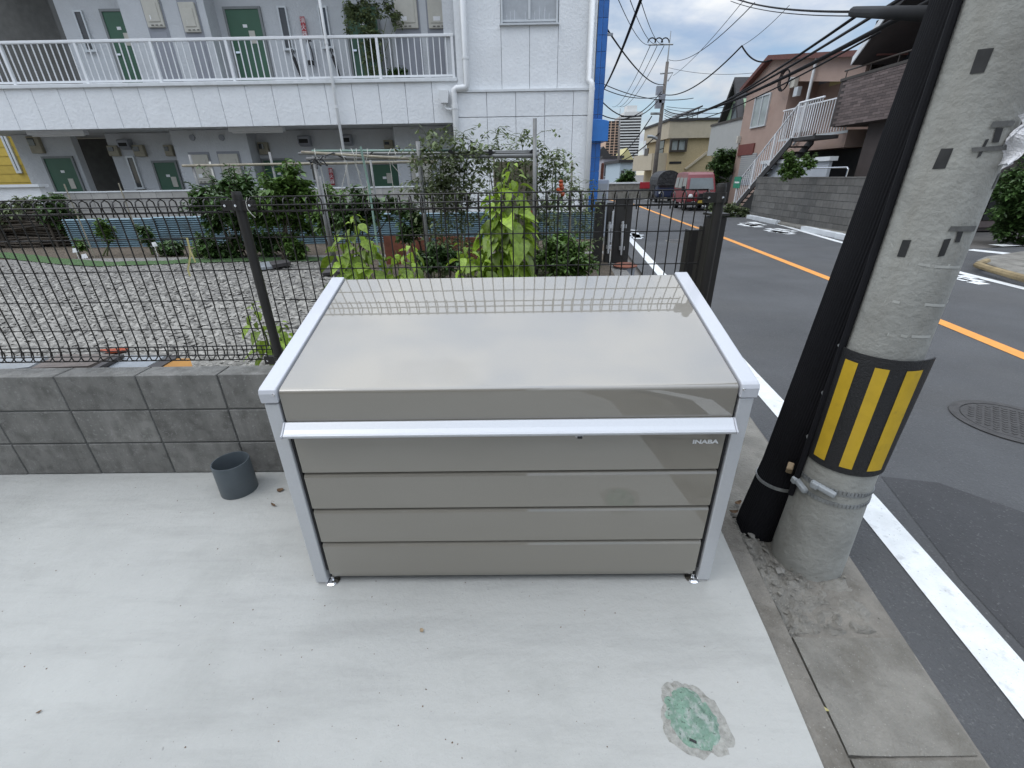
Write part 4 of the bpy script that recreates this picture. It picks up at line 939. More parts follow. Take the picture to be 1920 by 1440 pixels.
MB().lathe((0,0,0), [(.0001,0),(.065,.0),(.07,.03),(.07,.36),(.05,.42),(.025,.44),(.025,.48),(.0001,.48)], 16).build('cylinder', mt['bottle_clear'], t, local=True, smooth=True)
MB().lathe((0,0,-.001), [(.0715,.0),(.072,.03),(.072,.07),(.0715,.1)], 16).build('base_ring', mt['black_plastic'], t, local=True)
MB().tube([(0,-.02,.47),(.05,-.05,.45),(.09,-.06,.3),(.1,-.06,.1)], .012, 8).build('hose', mt['black_plastic'], t, local=True)
MB().box(-.02,.1,-.015,.015,.48,.51).build('lever', mt['black_plastic'], t, local=True)
for (a_, b_, lb) in (((547,97),(567,152),'closed black umbrella hanging beside the extinguisher sign'), ((620,95),(640,150),'closed black umbrella hanging right of the white downpipe')):
    p0_, p1_ = PY(*a_, AB-.1), PY(*b_, AB-.1); t = thing('umbrella', lb, 'umbrella', (p1_.x, AB-.1, p1_.z))
    d_ = p1_-p0_
    MB().tube([p0_+Vector((.05,0,-.04)), p0_+Vector((.045,0,.03)), p0_+Vector((.0,0,.06)), p0_, p0_+d_*.15], .012, 8).build('handle', mt['black_plastic'], t)
    MB().tube([p0_+d_*.15, p0_+d_*.22, p0_+d_*.5, p0_+d_*.95, p1_], [.02,.04,.035,.012,.006], 10).build('canopy', mt['tarp'], t)

# inferred, unseen house of the parking slab, added behind the camera (its wall shades and is mirrored in the bin front)
oh = thing('unseen_house', 'unseen brown-grey house behind the camera, added to shade the bin front', 'house', (-5, -4.2, 0))
MB().box(-11, .1, -9, -4.2, 0, 6.3).build('wall', mt['unseen_house_wall'], oh)
sb_ = MB().box(0, 11.1, -.02, 0, 0, .44).mesh('siding_board', mt['unseen_house_wall'])
for i in range(14): piece('siding_board', sb_, oh, TR((-11, -4.18+.02, .02+i*.45)))
MB().box(-11.4, .5, -9.4, -3.7, 6.3, 6.5).build('roof', mt['roof_dark'], oh)
for xa_, za_, w_, h_ in ((-8.5,.9,1.7,1.1),(-3.6,.9,1.7,1.1),(-8.5,3.8,1.7,1.1),(-3.6,3.8,1.7,1.1)):
    o = MB().box(xa_, xa_+w_, -4.15, -4.13, za_, za_+h_).build('window', mt['glass'], oh)
    MB().box(xa_-.06, xa_, -4.16, -4.11, za_-.06, za_+h_+.06).box(xa_+w_, xa_+w_+.06, -4.16, -4.11, za_-.06, za_+h_+.06).box(xa_, xa_+w_, -4.16, -4.11, za_+h_, za_+h_+.06).box(xa_, xa_+w_, -4.16, -4.11, za_-.06, za_).build('frame', mt['frame_alu'], o)
# ================================================================== plants and garden
def leafmesh(name, mat, ln=1, wd=.6, curl=.25, fold=.12, n=5):
    b = MB(); prof = [.12,.8,1,.86,.5,.0][:n+1]; vs = []
    for i in range(n+1):
        u = i/n; y = u*ln; z = -curl*u*u*ln; hw = wd/2*prof[i]*ln
        vs += [(-hw, y, z+fold*hw*1.2), (0, y, z), (hw, y, z+fold*hw*1.2)]
    fs = []
    for i in range(n): fs += [(3*i,3*i+1,3*i+4,3*i+3), (3*i+1,3*i+2,3*i+5,3*i+4)]
    b.add(vs, fs); return b.mesh(name, mat, smooth=True)
LM = [leafmesh('leaf', mt['lime'], 1, w_, c, f_) for w_, c, f_ in ((.7,.35,.2),(.62,.6,.35),(.75,.9,.25),(.55,.75,.5))]
def orient(p, d, s, roll=0):
    d = d.normalized(); q = d.to_track_quat('Y', 'Z'); return TR(p) @ q.to_matrix().to_4x4() @ Matrix.Rotation(roll, 4, 'Y') @ Matrix.Scale(s, 4)
def leafy(name, label, stems, Y, size, n, zb=Z_LOT, group=None, seed=0, cat='plant'):
    rd = random.Random(seed); f = PY(*stems[0][-1], Y); t = thing(name, label, cat, (f.x, Y, zb), group=group)
    for st in stems:
        top_ = PY(*st[0], Y); bot = PY(*st[-1], Y+.05); bot.z = zb; mid = (top_+bot)/2+Vector((rd.uniform(-.03,.03), rd.uniform(-.03,.03), 0))
        MB().tube([bot, mid, top_], [.008,.006,.003], 6).build('stem', mt['stem'], t)
        L_ = (top_-bot).length; k_ = max(10, int(n*2.7*L_/.5))
        for i in range(k_):
            u = 1-(i/k_)**1.05*.88; p = bot.lerp(mid, u*2) if u < .5 else mid.lerp(top_, u*2-1)
            a = i*2.4+rd.uniform(-.4,.4); s = size*(.4+.75*min(1, i/k_*2.6))*rd.uniform(.75,1.2)
            el = rd.uniform(.15,.5) if i > 3 else .9
            d_ = Vector((math.cos(a), math.sin(a), el)); pt = p+Vector((math.cos(a), math.sin(a), .3))*s*.45
            MB_ = piece('leaf', rd.choice(LM), t, orient(pt, Vector((math.cos(a), math.sin(a), rd.uniform(-.9,.25))), s*rd.uniform(.5,1.05), rd.uniform(-.6,.6)))
    return t
leafy('leafy_plant', 'bright lime-green leafy plant just left of the bin lid behind the fence', [((663,405),(668,520)), ((640,440),(648,525)), ((690,445),(690,520))], 2.95, .125, 12, seed=1)
leafy('leafy_plant', 'low lime-green leafy plant between the tall ones, right of the marigolds', [((868,457),(872,520)), ((900,470),(895,520))], 2.85, .12, 11, seed=2)
leafy('leafy_plant', 'tallest lime-green leafy plant, climbing above the fence top', [((962,303),(955,510)), ((925,375),(930,510)), ((975,365),(965,500)), ((940,340),(945,500))], 3.0, .13, 13, seed=3)
leafy('leafy_plant', 'small lime-green leafy plant beside the rusty boards', [((770,455),(768,520)), ((742,470),(740,520))], 3.0, .11, 11, seed=4)
leafy('leafy_plant', 'green broad-leaved shoot growing behind the left fence post', [((472,568),(500,640)), ((525,605),(520,645))], 2.3, .085, 14, seed=5)
def foliage(b, centre, rad, n, ls, rd, flat=1.0, droop=.3):
    for i in range(n):
        d = Vector((rd.gauss(0,1), rd.gauss(0,1), rd.gauss(0,1))).normalized()*(rd.random()**.45)
        p = Vector(centre)+Vector((d.x*rad[0], d.y*rad[1], d.z*rad[2]))
        a = rd.uniform(0, 6.3); dr = Vector((math.cos(a), math.sin(a), rd.uniform(-.7,.6)-droop*.3)).normalized(); sd_ = dr.cross(Vector((rd.uniform(-.4,.4), rd.uniform(-.4,.4), 1))).normalized(); l_ = ls*rd.uniform(.6,1.3); w_ = l_*.27
        m_ = p+dr*l_*.5+Vector((0,0,.08*l_))
        b.add([p, m_-sd_*w_, p+dr*l_-Vector((0,0,.15*l_)), m_+sd_*w_], [(0,1,2,3)])
def shrub(name, label, px, Y, zb, clumps, ls, mat, cat='shrub', group=None, seed=0, stems=5, dens=1.0, extra=None):
    # clumps: (photo x, photo y, radius in photo px)
    rd = random.Random(seed); f = PY(*px, Y); t = thing(name, label, cat, (f.x, Y, zb), group=group); b = MB(); sb = MB()
    pxm = (PY(px[0]+50, px[1], Y)-PY(px[0]-50, px[1], Y)).length/100
    for k_, (x, y, r) in enumerate(clumps):
        R = r*pxm; c = PY(x, y, Y)+Vector((0, rd.uniform(-.5,.5)*R, 0))
        nl = int(dens*min(2600, 75*(R*1.25/ls)**2+40)); R *= 1.2
        for s_ in range(9):
            d0 = Vector((rd.gauss(0,1), rd.gauss(0,1), rd.gauss(0,1))).normalized()*R*rd.uniform(.35,.95); cc = c+d0; q_ = R*rd.uniform(.2,.5)
            foliage(b, cc, (q_, q_, q_*.9), int(nl/9*rd.uniform(.5,1.3)), ls, rd)
        for s_ in range(5):
            a_ = rd.uniform(0, 6.3); e_ = c+Vector((math.cos(a_)*R*.7, math.sin(a_)*R*.7, R*rd.uniform(.6,1.35)))
            sb.tube([c, e_], .004 if ls < .2 else .01, 4, cap=False)
            for k2 in range(9): foliage(b, c.lerp(e_, .3+k2*.08), (ls*.25,)*3, 3, ls*.8, rd)
        base = Vector((f.x+rd.uniform(-.06,.06), Y+rd.uniform(-.06,.06), zb)); md = base.lerp(c, .5)+Vector((rd.uniform(-.05,.05), rd.uniform(-.05,.05), .03))
        sb.tube([base, md, c], [.012 if ls < .2 else .03,.008,.003], 5)
    sb.build('stem', mt['bark'] if cat != 'plant' else mt['stem'], t); b.build('crown' if cat != 'plant' else 'foliage', mt[mat], t)
    return t
# citrus-like shrub left of the lime plants
shrub('citrus_shrub', 'dark green citrus shrub leaning over the blue corrugated fence', (450,470), 6.6, Z_LOT, [(420,365,32),(455,375,38),(395,380,26),(445,410,34),(410,405,26),(480,400,24)], .1, 'leaf_dark', seed=11)
shrub('citrus_shrub', 'fresh green shrub with upright shoots beside the trellis post', (530,480), 6.3, Z_LOT, [(545,340,22),(520,360,26),(560,370,30),(530,395,32),(565,405,28),(505,405,24)], .1, 'leaf', seed=12)
shrub('low_shrub', 'small yellow-green shrub on the bed right of the dark boards', (553,490), 6.3, Z_LOT, [(553,460,17),(545,472,15),(563,474,14)], .08, 'leaf', seed=13)
shrub('low_shrub', 'low dark shrub in front of the blue fence, left of the fence post', (415,485), 6.6, Z_LOT, [(400,465,20),(425,472,20),(440,462,16)], .08, 'leaf_dark', seed=14)
shrub('low_shrub', 'bushy low plant behind the dark boards by the fence post', (500,480), 6.7, Z_LOT, [(480,455,20),(505,462,18),(520,455,16)], .08, 'leaf_dark', seed=15)
shrub('low_shrub', 'low shrub under the blue fence centre left', (320,482), 6.9, Z_LOT, [(318,472,14),(335,468,12)], .08, 'leaf_dark', seed=16)
shrub('seedling', 'seedling with white tag in front of the blue fence, left one', (195,470), 7.0, Z_LOT, [(200,430,12),(205,442,9)], .08, 'leaf', seed=17, cat='plant')
shrub('seedling', 'thin seedling in front of the blue fence, right of the first', (280,470), 7.0, Z_LOT, [(276,437,12),(283,450,8)], .07, 'leaf_dark', seed=18, cat='plant')
shrub('seedling', 'yellowish seedling with white tag near the brushwood screen', (150,478), 6.9, Z_LOT, [(150,462,9)], .07, 'leaf', seed=19, cat='plant')
shrub('hedge_shrub', 'straggly shrub rising from the brushwood screen at far left', (20,430), 8.3, Z_LOT, [(20,400,22),(55,395,18),(0,410,20)], .09, 'leaf_dusty', seed=20)
shrub('hedge_shrub', 'straggly dark shrub at the right end of the brushwood screen', (115,440), 8.3, Z_LOT, [(110,385,18),(125,400,20),(100,410,18),(130,425,16)], .09, 'leaf_dark', seed=21)
shrub('citrus_shrub', 'loose green shrub between the trellis post and the lime plants', (625,480), 6.0, Z_LOT, [(610,385,24),(635,395,22),(620,415,22),(600,420,18)], .09, 'leaf', seed=22, dens=.8)
shrub('low_shrub', 'low green tuft at the foot of the left citrus shrub', (380,488), 6.7, Z_LOT, [(375,470,14),(390,462,14)], .08, 'leaf', seed=23)
# tomato plants on the trellis
def wispy(label, Y, stems, n, seed, mat='leaf_dusty', fruits=()):
    rd = random.Random(seed); f = PY(*stems[0][-1], Y); t = thing('tomato_plant', label, 'plant', (f.x, Y, Z_LOT)); b = MB(); sb = MB()
    for st in stems:
        pts = [PY(x, y, Y+rd.uniform(-.12,.12)) for x, y in st]; pts[-1].z = Z_LOT
        sb.tube(pts[::-1], [.008]+[.006]*(len(pts)-2)+[.002], 5)
        for i in range(int(n*1.3)):
            k_ = rd.randrange(len(pts)-1); p = pts[k_].lerp(pts[k_+1], rd.random()); a = rd.uniform(0, 6.3)
            e = p+Vector((math.cos(a), math.sin(a), rd.uniform(-.35,.5)))*rd.uniform(.08,.24)
            sb.tube([p, (p+e)/2+Vector((0,0,.02)), e], .0022, 4, cap=False)
            for q_ in range(15):
                pp_ = p.lerp(e, .3+.08*q_)+Vector((rd.gauss(0,.018), rd.gauss(0,.018), rd.gauss(0,.018)-.01))
                a2 = rd.uniform(0, 6.3); d_ = Vector((math.cos(a2), math.sin(a2), rd.uniform(-1,.2))).normalized(); s_ = d_.cross(Vector((0,0,1))).normalized(); l_ = rd.uniform(.035,.075)
                b.add([pp_, pp_+d_*l_*.5-s_*l_*.24, pp_+d_*l_, pp_+d_*l_*.5+s_*l_*.24], [(0,1,2,3)])
    sb.build('stem', mt['stem'], t); b.build('foliage', mt[mat], t)
    tm = MB().lathe((0,0,0), [(.0001,-.022),(.014,-.018),(.022,0),(.016,.016),(.0001,.019)], 10).mesh('tomato', mt['tomato'], smooth=True)
    for x, y in fruits: piece('tomato', tm, t, TR(PY(x, y, Y-.05)))
wispy('dusty tomato vine on the trellis post left of the tall lime plant', 4.4, [((800,248),(815,300),(825,380),(830,470)), ((855,245),(850,300),(840,380),(838,470)), ((880,268),(870,330),(865,400),(860,470)), ((790,300),(800,360),(810,470)), ((825,262),(832,330),(828,400),(824,470)), ((900,290),(885,340),(872,420),(866,470))], 34, 31)
wispy('dusty tomato vine behind the tall lime plant, in front of the brown sheet', 4.9, [((928,240),(940,300),(945,380),(945,470)), ((975,250),(985,310),(990,400),(985,480)), ((1000,255),(1005,320),(1010,400),(1008,480)), ((1030,280),(1025,340),(1020,420),(1018,480)), ((910,270),(920,330),(930,400),(932,470))], 34, 32, fruits=((990,392),(992,402),(988,385),(996,398)))
wispy('thin tomato vine with red fruit right of the grey trellis post', 4.6, [((1045,275),(1035,340),(1040,420),(1040,490)), ((1020,340),(1030,400),(1035,480))], 26, 33, fruits=((1052,347),(1054,353),(1051,359),(1055,364),(1052,341),(1047,356)))
wispy('sparse pale vine near the blue tiled corner of the apartments', 5.4, [((1085,330),(1088,380),(1090,470)), ((1070,345),(1078,390),(1080,470)), ((1105,345),(1098,400),(1095,470))], 14, 34)
shrub('pepper_bush', 'dense low green bush between the tomato vines and the brown gate', (1055,505), 4.2, Z_LOT, [(1035,470,26),(1060,478,28),(1085,482,26),(1045,495,26),(1075,498,28),(1020,490,20)], .055, 'leaf', seed=40)
shrub('pepper_bush', 'dark leafy bush behind the lime plants under the trellis', (650,470), 5.0, Z_LOT, [(680,385,22),(650,400,20),(700,400,20),(740,395,18),(670,420,20)], .1, 'leaf_dark', seed=41, dens=.7)
shrub('pepper_bush', 'green bush at the foot of the middle trellis post', (780,480), 4.6, Z_LOT, [(770,410,20),(785,430,20),(765,440,16)], .07, 'leaf_dark', seed=42, dens=.8)
shrub('pepper_bush', 'low green plants in the bed between the lime plants', (830,500), 4.0, Z_LOT, [(820,480,18),(845,485,18),(800,492,16)], .06, 'leaf_dark', seed=43)
def leek(px, Y, label, seed, n=16, h=.3):
    rd = random.Random(seed); f = PY(*px, Y); t = thing('leek_clump', label, 'plant', (f.x, Y, Z_LOT)); b = MB()
    for i in range(n):
        a = rd.uniform(0, 6.3); r = rd.uniform(.05,.16); hh = h*rd.uniform(.6,1.05); o = Vector((f.x+rd.uniform(-.04,.04), Y+rd.uniform(-.04,.04), Z_LOT)); w_ = Vector((-math.sin(a), math.cos(a), 0))*.006
        p = [o, o+Vector((math.cos(a)*r*.3, math.sin(a)*r*.3, hh*.6)), o+Vector((math.cos(a)*r, math.sin(a)*r, hh))]
        b.add([p[0]-w_, p[0]+w_, p[1]+w_, p[1]-w_, p[2]], [(0,1,2,3), (3,2,4)])
    b.build('foliage', mt['leaf_grey'], t)
leek((790,510), 3.2, 'blue-green leek clump right of the small lime plant', 51); leek((962,512), 3.0, 'blue-green leek clump in front of the tall lime plant', 52, h=.34); leek((805,500), 3.4, 'second blue-green leek clump behind the marigolds', 53)
def marigold(px, Y, label, seed):
    rd = random.Random(seed); f = PY(*px, Y); t = thing('marigold', label, 'flower', (f.x, Y, Z_LOT)); b = MB(); sb = MB(); lf = MB()
    for i in range(5):
        o = Vector((f.x+rd.uniform(-.06,.06), Y+rd.uniform(-.05,.05), Z_LOT+rd.uniform(.08,.14))); sb.tube([(f.x, Y, Z_LOT), o], .003, 5)
        for k_ in range(12):
            a = k_*PI/6; d_ = Vector((math.cos(a), math.sin(a), .3)); s_ = Vector((-math.sin(a), math.cos(a), 0)); b.add([o, o+d_*.012-s_*.006, o+d_*.02, o+d_*.012+s_*.006], [(0,1,2,3)])
    foliage(lf, (f.x, Y, Z_LOT+.06), (.09,.07,.05), 90, .03, rd)
    sb.build('stem', mt['stem'], t); b.build('petals', mt['marigold'], t); lf.build('foliage', mt['leaf'], t)
marigold((795,508), 2.95, 'orange marigolds in front of the leeks behind the fence', 61); marigold((815,507), 3.05, 'orange marigolds at the edge of the lime plant, right group', 62); marigold((777,512), 2.8, 'orange marigolds nearest the bin lid, left group', 63)
# trellis: steel posts and bars
tr_ = thing('trellis', 'garden trellis of grey pipes tied with string behind the fence', 'trellis', (-1.2, 4.6, Z_LOT))
def bar(a, Ya, b_, Yb, r, mat, name='bar', drop=False, par=None):
    p, q = PY(*a, Ya), PY(*b_, Yb)
    if drop: q.x = p.x; q.y = p.y; q.z = Z_LOT-.1
    return MB().tube([p, q], r, 10).build(name, mt[mat], par or tr_, smooth=True)
bar((1003,222), 4.2, (1003,480), 4.2, .017, 'steel_pipe', 'post', True)
bar((783,265), 4.3, (800,480), 4.3, .019, 'steel_pipe', 'post', True)
bar((588,293), 4.9, (600,480), 4.9, .02, 'steel_pipe', 'post', True)
bar((575,298), 4.9, (1008,292), 4.2, .017, 'steel_pipe'); bar((560,288), 5.0, (1005,287), 4.4, .012, 'steel_pipe'); bar((585,283), 4.9, (860,282), 4.4, .01, 'green_pole')
bar((600,330), 5.4, (610,480), 5.4, .012, 'steel_pipe', 'post', True); bar((693,290), 5.2, (700,480), 5.2, .012, 'steel_pipe', 'post', True)
bar((566,285), 4.95, (800,300), 4.3, .012, 'bamboo'); bar((860,285), 4.4, (1010,283), 4.6, .01, 'steel_pipe')
for x in (920, 998, 845):
    p = PY(x, 285, 4.3); MB().tube([p+Vector((0,-.03,0)), p+Vector((0,.25,0))], .02, 10).build('bar_end', mt['black_plastic'], tr_)
rd = random.Random(5)
for x in (592, 640, 660, 670, 735, 740, 690, 775, 815):
    p = PY(x, 290, 4.6); MB().tube([p+Vector((0,0,.05)), p+Vector((rd.uniform(-.03,.03), -.03, 0)), p+Vector((rd.uniform(-.05,.05), 0, -.08)), p+Vector((rd.uniform(-.06,.06), .01, -rd.uniform(.12,.5)))], .0035, 5).build('string', mt['string'], tr_)
for x in (590, 788, 602): 
    p = PY(x, 296, 4.6); MB().tube([p+Vector((.05*math.cos(i*1.3), .05*math.sin(i*1.3)-.02, .03*math.sin(i*2.1)-.02*i*.4)) for i in range(9)], .006, 5).build('binding', mt['black_plastic'], tr_)
p = [PY(x, y, 4.75) for x, y in ((610,292),(625,287),(645,297),(665,300),(690,292),(702,282))]
MB().tube(p, .007, 6).build('hose_tie', mt['black_plastic'], tr_)
bb_ = thing('bamboo_rail', 'pale bamboo rail on two stakes left of the trellis', 'rail', (-3.4, 7.0, Z_LOT))
bar((342,311), 7.0, (820,303), 6.9, .018, 'bamboo', 'rail', par=bb_); bar((355,290), 7.02, (370,470), 7.02, .018, 'steel_pipe', 'stake', True, bb_); bar((505,285), 6.98, (510,470), 6.98, .016, 'steel_pipe', 'stake', True, bb_); bar((393,303), 7.0, (394,470), 7.0, .012, 'string', 'stake', True, bb_)
o = thing('garden_stake', 'slim green plastic stake leaning in the bed under the trellis', 'stake', PZ(706,500,Z_LOT)); MB().tube([PY(676,275,4.0), PY(692,350,4.0), Vector((PY(706,450,3.95).x, 3.95, Z_LOT-.05))], .009, 8).build('rod', mt['green_pole'], o)
for i, (a, Y, lb) in enumerate((((1055,322), 4.7, 'dark garden stake right of the grey trellis post'), ((1042,303), 5.0, 'thin green stake among the tomato vines by the post'), ((1073,303), 5.6, 'thin pale stake near the blue tiled corner'), ((120,345), 6.8, 'pale stake standing at the left end of the blue fence'), ((222,343), 7.4, 'stake with white tie against the stained parapet'))):
    p = PY(*a, Y); o = thing('garden_stake', lb, 'stake', (p.x, Y, Z_LOT)); MB().tube([p, (p.x+.01, Y, Z_LOT-.05)], .009, 8).build('rod', mt['bamboo'] if i in (2, 3, 4) else mt['green_pole'], o)
# rusty boards, brown sheet, planters
rb_ = thing('edging_boards', 'row of rusty red-brown boards edging the bed below the blue fence', 'edging', (-1, 5.7, Z_LOT))
for i, (a, c) in enumerate((((718,443),(762,470)), ((764,446),(812,468)), ((815,444),(870,470)), ((872,446),(906,470)))):
    p, q = PY(*a, 5.7), PY(*c, 5.7); MB().box(p.x, q.x-.01, 5.7+i*.006, 5.73+i*.006, Z_LOT-.02, p.z).build('board', mt['rust'], rb_)
p, q = PY(926,303,6.0), PY(1006,430,6.0); t = thing('shade_sheet', 'brown shade sheet hung behind the tomato vines', 'sheet', (p.x, 6, Z_LOT))
MB().grid(lambda u, v: (p.x+(q.x-p.x)*u, 6.0+.015*math.sin(u*14), Z_LOT+.02+(p.z-Z_LOT-.02)*v), 24, 6).build('cloth', mt['brown_sheet'], t)
for xx in (p.x, q.x): MB().tube([(xx, 6.02, Z_LOT-.1), (xx, 6.02, p.z+.05)], .012, 8).build('stake', mt['bamboo'], t)
for px_, lb in (((985,495), 'black plant pot at the foot of the grey trellis post'),):
    f = PY(*px_, 4.3); tag(MB().lathe((f.x, 4.3, Z_LOT), [(.0001,0),(.1,0),(.13,.2),(.12,.2),(.1,.03),(.0001,.03)], 20).build('plant_pot', mt['pot'], loc=(f.x, 4.3, Z_LOT)), lb, 'pot')
# blue corrugated fence
cf = thing('corrugated_fence', 'low blue corrugated sheet fence behind the garden bed', 'fence', (-3, 8, Z_LOT-.1))
x0c, x1c = PY(122,420,8).x, PY(1118,420,8).x; npn = 6; wp = (x1c-x0c)/npn
for i in range(npn):
    b = MB(); za, zb_ = Z_LOT-.03, .965+.02*math.sin(i*2.3); k_ = int((zb_-za)/.017); vs = []
    for j in range(k_+1):
        z = za+(zb_-za)*j/k_; y = 8.0+(.014 if j % 2 else -.014)+.012*(i % 2); vs += [(x0c+i*wp-.03, y, z), (x0c+(i+1)*wp+.03, y, z)]
    b.add(vs, [(2*j, 2*j+1, 2*j+3, 2*j+2) for j in range(k_)]); b.build('sheet_panel', mt['corr'], cf)
    MB().box(x0c+i*wp-.02, x0c+i*wp+.02, 8.04, 8.08, Z_LOT-.05, .93).build('post', mt['bamboo'], cf)
# brushwood screen
bs_ = thing('brushwood_screen', 'dark brushwood screen of stacked sticks at the far left', 'fence', (-9.5, 8.2, Z_LOT))
rd = random.Random(9); sm = MB().tube([(-.6,0,0),(-.2,.012,.008),(.2,-.01,-.006),(.6,0,.004)], [.012,.017,.016,.01], 6).mesh('stick', mt['stick'])
xr_ = PY(125,430,8.2).x
MB().box(xr_-4.2, xr_-.1, 8.3, 8.32, Z_LOT-.02, Z_LOT+.58).build('backing', mt['stick'], bs_)
for i in range(150): piece('stick', sm, bs_, TR((xr_-rd.uniform(.4,3.9), 8.2+rd.uniform(-.06,.06), Z_LOT+.03+rd.random()*.6)) @ Matrix.Rotation(rd.uniform(-.06,.06), 4, 'Y'))
for i in range(5): MB().tube([(xr_-.2-i*.9, 8.12, Z_LOT-.1), (xr_-.2-i*.9, 8.12, Z_LOT+.68)], .02, 8).build('stake', mt['stick'], bs_)
# boards and tags on the bed
flat('slate_board', ((478,493),(520,488),(512,499),(485,502)), Z_LOT+.05, .03, mt['board_pale'], 'grey board lying on the gravel edge right of the fence post', 'board')
flat('slate_board', ((505,490),(538,486),(545,491),(510,497)), Z_LOT+.07, .04, mt['board_dark'], 'dark board overlapping the grey one on the gravel edge', 'board')
flat('slate_board', ((598,503),(640,500),(648,508),(605,512)), Z_LOT+.05, .03, mt['board_dark'], 'dark flat board beside the lime plant', 'board')
for (x, y, lb) in ((141,470,'white plant tag near the brushwood screen'),(158,481,'small white scrap on the turf strip below the tag'),(288,459,'white and yellow plant tag in front of the blue fence'),(502,450,'white paper tag hanging in the shrub by the fence post')):
    p = PY(x, y, 6.75); b = MB().prism([p+Vector((-.05,0,-.03)), p+Vector((.05,0,-.02)), p+Vector((.03,.01,.04)), p+Vector((-.04,.01,.03))], (0,.004,0)); b.tube([p+Vector((0,.006,.0)), Vector((p.x, p.y+.006, Z_LOT-.01))], .004, 5)
    tag(b.build('plant_tag', mt['letter'], loc=(p.x, p.y, Z_LOT)), lb, 'tag')
# climbing vine and pot on the upper corridor
Yv = AY+.6
shrub('corridor_vine', 'dry climbing vine in front of the right-hand upper green door', (690,150), Yv, Z_FL2, [(690,20,26),(675,50,24),(700,60,24),(690,95,20),(700,120,16),(665,25,18),(728,25,14),(745,40,10)], .1, 'leaf_dusty', cat='plant', seed=71, dens=.22)
shrub('potted_plant', 'small green potted plant on the upper corridor ledge', (748,150), Yv, Z_FL2, [(742,146,13),(756,147,11)], .09, 'leaf_dark', cat='plant', seed=72)
# ================================================================== brown folding gate, both ends
BR = mt['fence_post']
gt = thing('gate_post', 'dark brown gate post with folded gate right behind the fence end', 'gate', (1.1, 2.5, -.06))
def gbox(px0, px1, ytop, Y, dep, zb_, name, par):
    a, c = PY(px0, ytop, Y), PY(px1, ytop, Y); return MB().box(a.x, c.x, Y, Y+dep, zb_, a.z).build(name, mt['fence_post'], par, bevel=.004)
gbox(1336, 1364, 408, 2.42, .1, -.06, 'post', gt); gbox(1293, 1318, 431, 2.62, .07, -.06, 'leaf', gt); gbox(1318, 1337, 424, 2.5, .05, -.06, 'leaf', gt)
p = PY(1350, 405, 2.42); MB().box(p.x-.045, p.x+.045, 2.41, 2.53, p.z+.0, p.z+.012).build('cap', mt['fence_post'], gt)
for y in (475, 520, 545):
    q = PY(1330, y, 2.48); MB().tube([q, q+Vector((0,.02,0))], .012, 10).build('bolt', mt['chrome'], gt)
g2 = thing('folding_gate', 'dark brown folded gate with silver handles at the far end of the lot', 'gate', (1.6, 5.6, .2))
Yg = 5.6
for (a, c, yt) in ((1118,1136,378), (1141,1151,380), (1157,1188,374)):
    p, q = PY(a, yt, Yg), PY(c, yt, Yg); MB().box(p.x, q.x, Yg, Yg+.09, .1, p.z).build('leaf', BR, g2, bevel=.004)
for (x, y0, y1) in ((1143,416,475), (1168,415,478)):
    p, q = PY(x, y0, Yg-.05), PY(x-3, y1, Yg-.05); h_ = MB().tube([p, q], .014, 8).build('handle', mt['alu'], g2)
    for f_ in (.15, .8): z = p.z+(q.z-p.z)*f_; MB().box(p.x-.01, p.x+.05, Yg-.05, Yg+.01, z-.02, z+.02).build('bracket', mt['alu'], h_)
p = PY(1150,405,Yg-.03); MB().box(p.x-.012, p.x+.012, Yg-.03, Yg, p.z-.3, p.z+.05).build('lock', mt['alu'], g2)
t = thing('rusty_bucket', 'ribbed grey bin with rusty lid beside the far gate', 'bucket', (PY(1172,495,5.3).x, 5.3, .1))
b = MB(); nn = 28
for z, r in ((0,.09),(.42,.12)):
    for j in range(nn): a = 2*PI*j/nn; rr = r+(.004 if j % 2 else -.004); b.v.append(Vector((rr*math.cos(a), rr*math.sin(a), z)))
for j in range(nn): b.f.append((j, (j+1) % nn, nn+(j+1) % nn, nn+j)); b.mi.append(0)
b.build('body', mt['grey_panel'], t, local=True); MB().lathe((0,0,.42), [(.14,0),(.145,.01),(.1,.03),(.0001,.04)], 20).build('lid', mt['rust'], t, local=True)
# ================================================================== across the road
def polyX(b, pix, X, dep): return b.prism([PX(x, y, X) for x, y in pix], (dep, 0, 0))
# retaining wall of grey blocks
RX = 9.37
rw = thing('retaining_wall', 'grey block retaining wall across the road below the stairs', 'wall', (RX, 14, Z_ROAD))
MB().box(RX+.01, RX+.2, 12.2, 18.15, -.12, 1.33).build('core', mt['mortar'], rw)
rb = MB().box(0, .1, .0025, .3975, .012, .199).mesh('block', mt['block_far'])
for r in range(7):
    for c in range(20):
        yy = 18.15-(c+1)*.4-(.2 if r % 2 else 0)
        if yy > 12.1: piece('block', rb, rw, TR((RX, yy, -.07+r*.2)))
MB().box(RX-.01, RX+.22, 12.2, 18.16, 1.331, 1.36).build('cap', mt['block_far'], rw)
MB().box(RX+.2, 12.3, 12.2, 18.1, -.12, 1.28).build('terrace_fill', mt['gutter'], rw)
b = MB().prism([(8.6,11.2,-.09),(9.36,11.2,-.09),(9.36,18.3,-.09),(9.3,18.3,-.09)], (0,0,.07)); struct(b.build('far_pavement', mt['gutter']))
kb = MB().box(0, .15, .01, .59, 0, .13).mesh('kerb_stone', mt['coping']); fk = struct(MB().box(8.6,8.605,11,11.01,-.1,-.09).build('far_kerb', mt['gutter']))
for i in range(11):
    y = 11.3+i*.6; x = 8.62+(y-11.3)*.108
    if i in (4, 5, 6): continue
    piece('kerb_stone', kb, fk, TR((x-.13, y, -.085)))
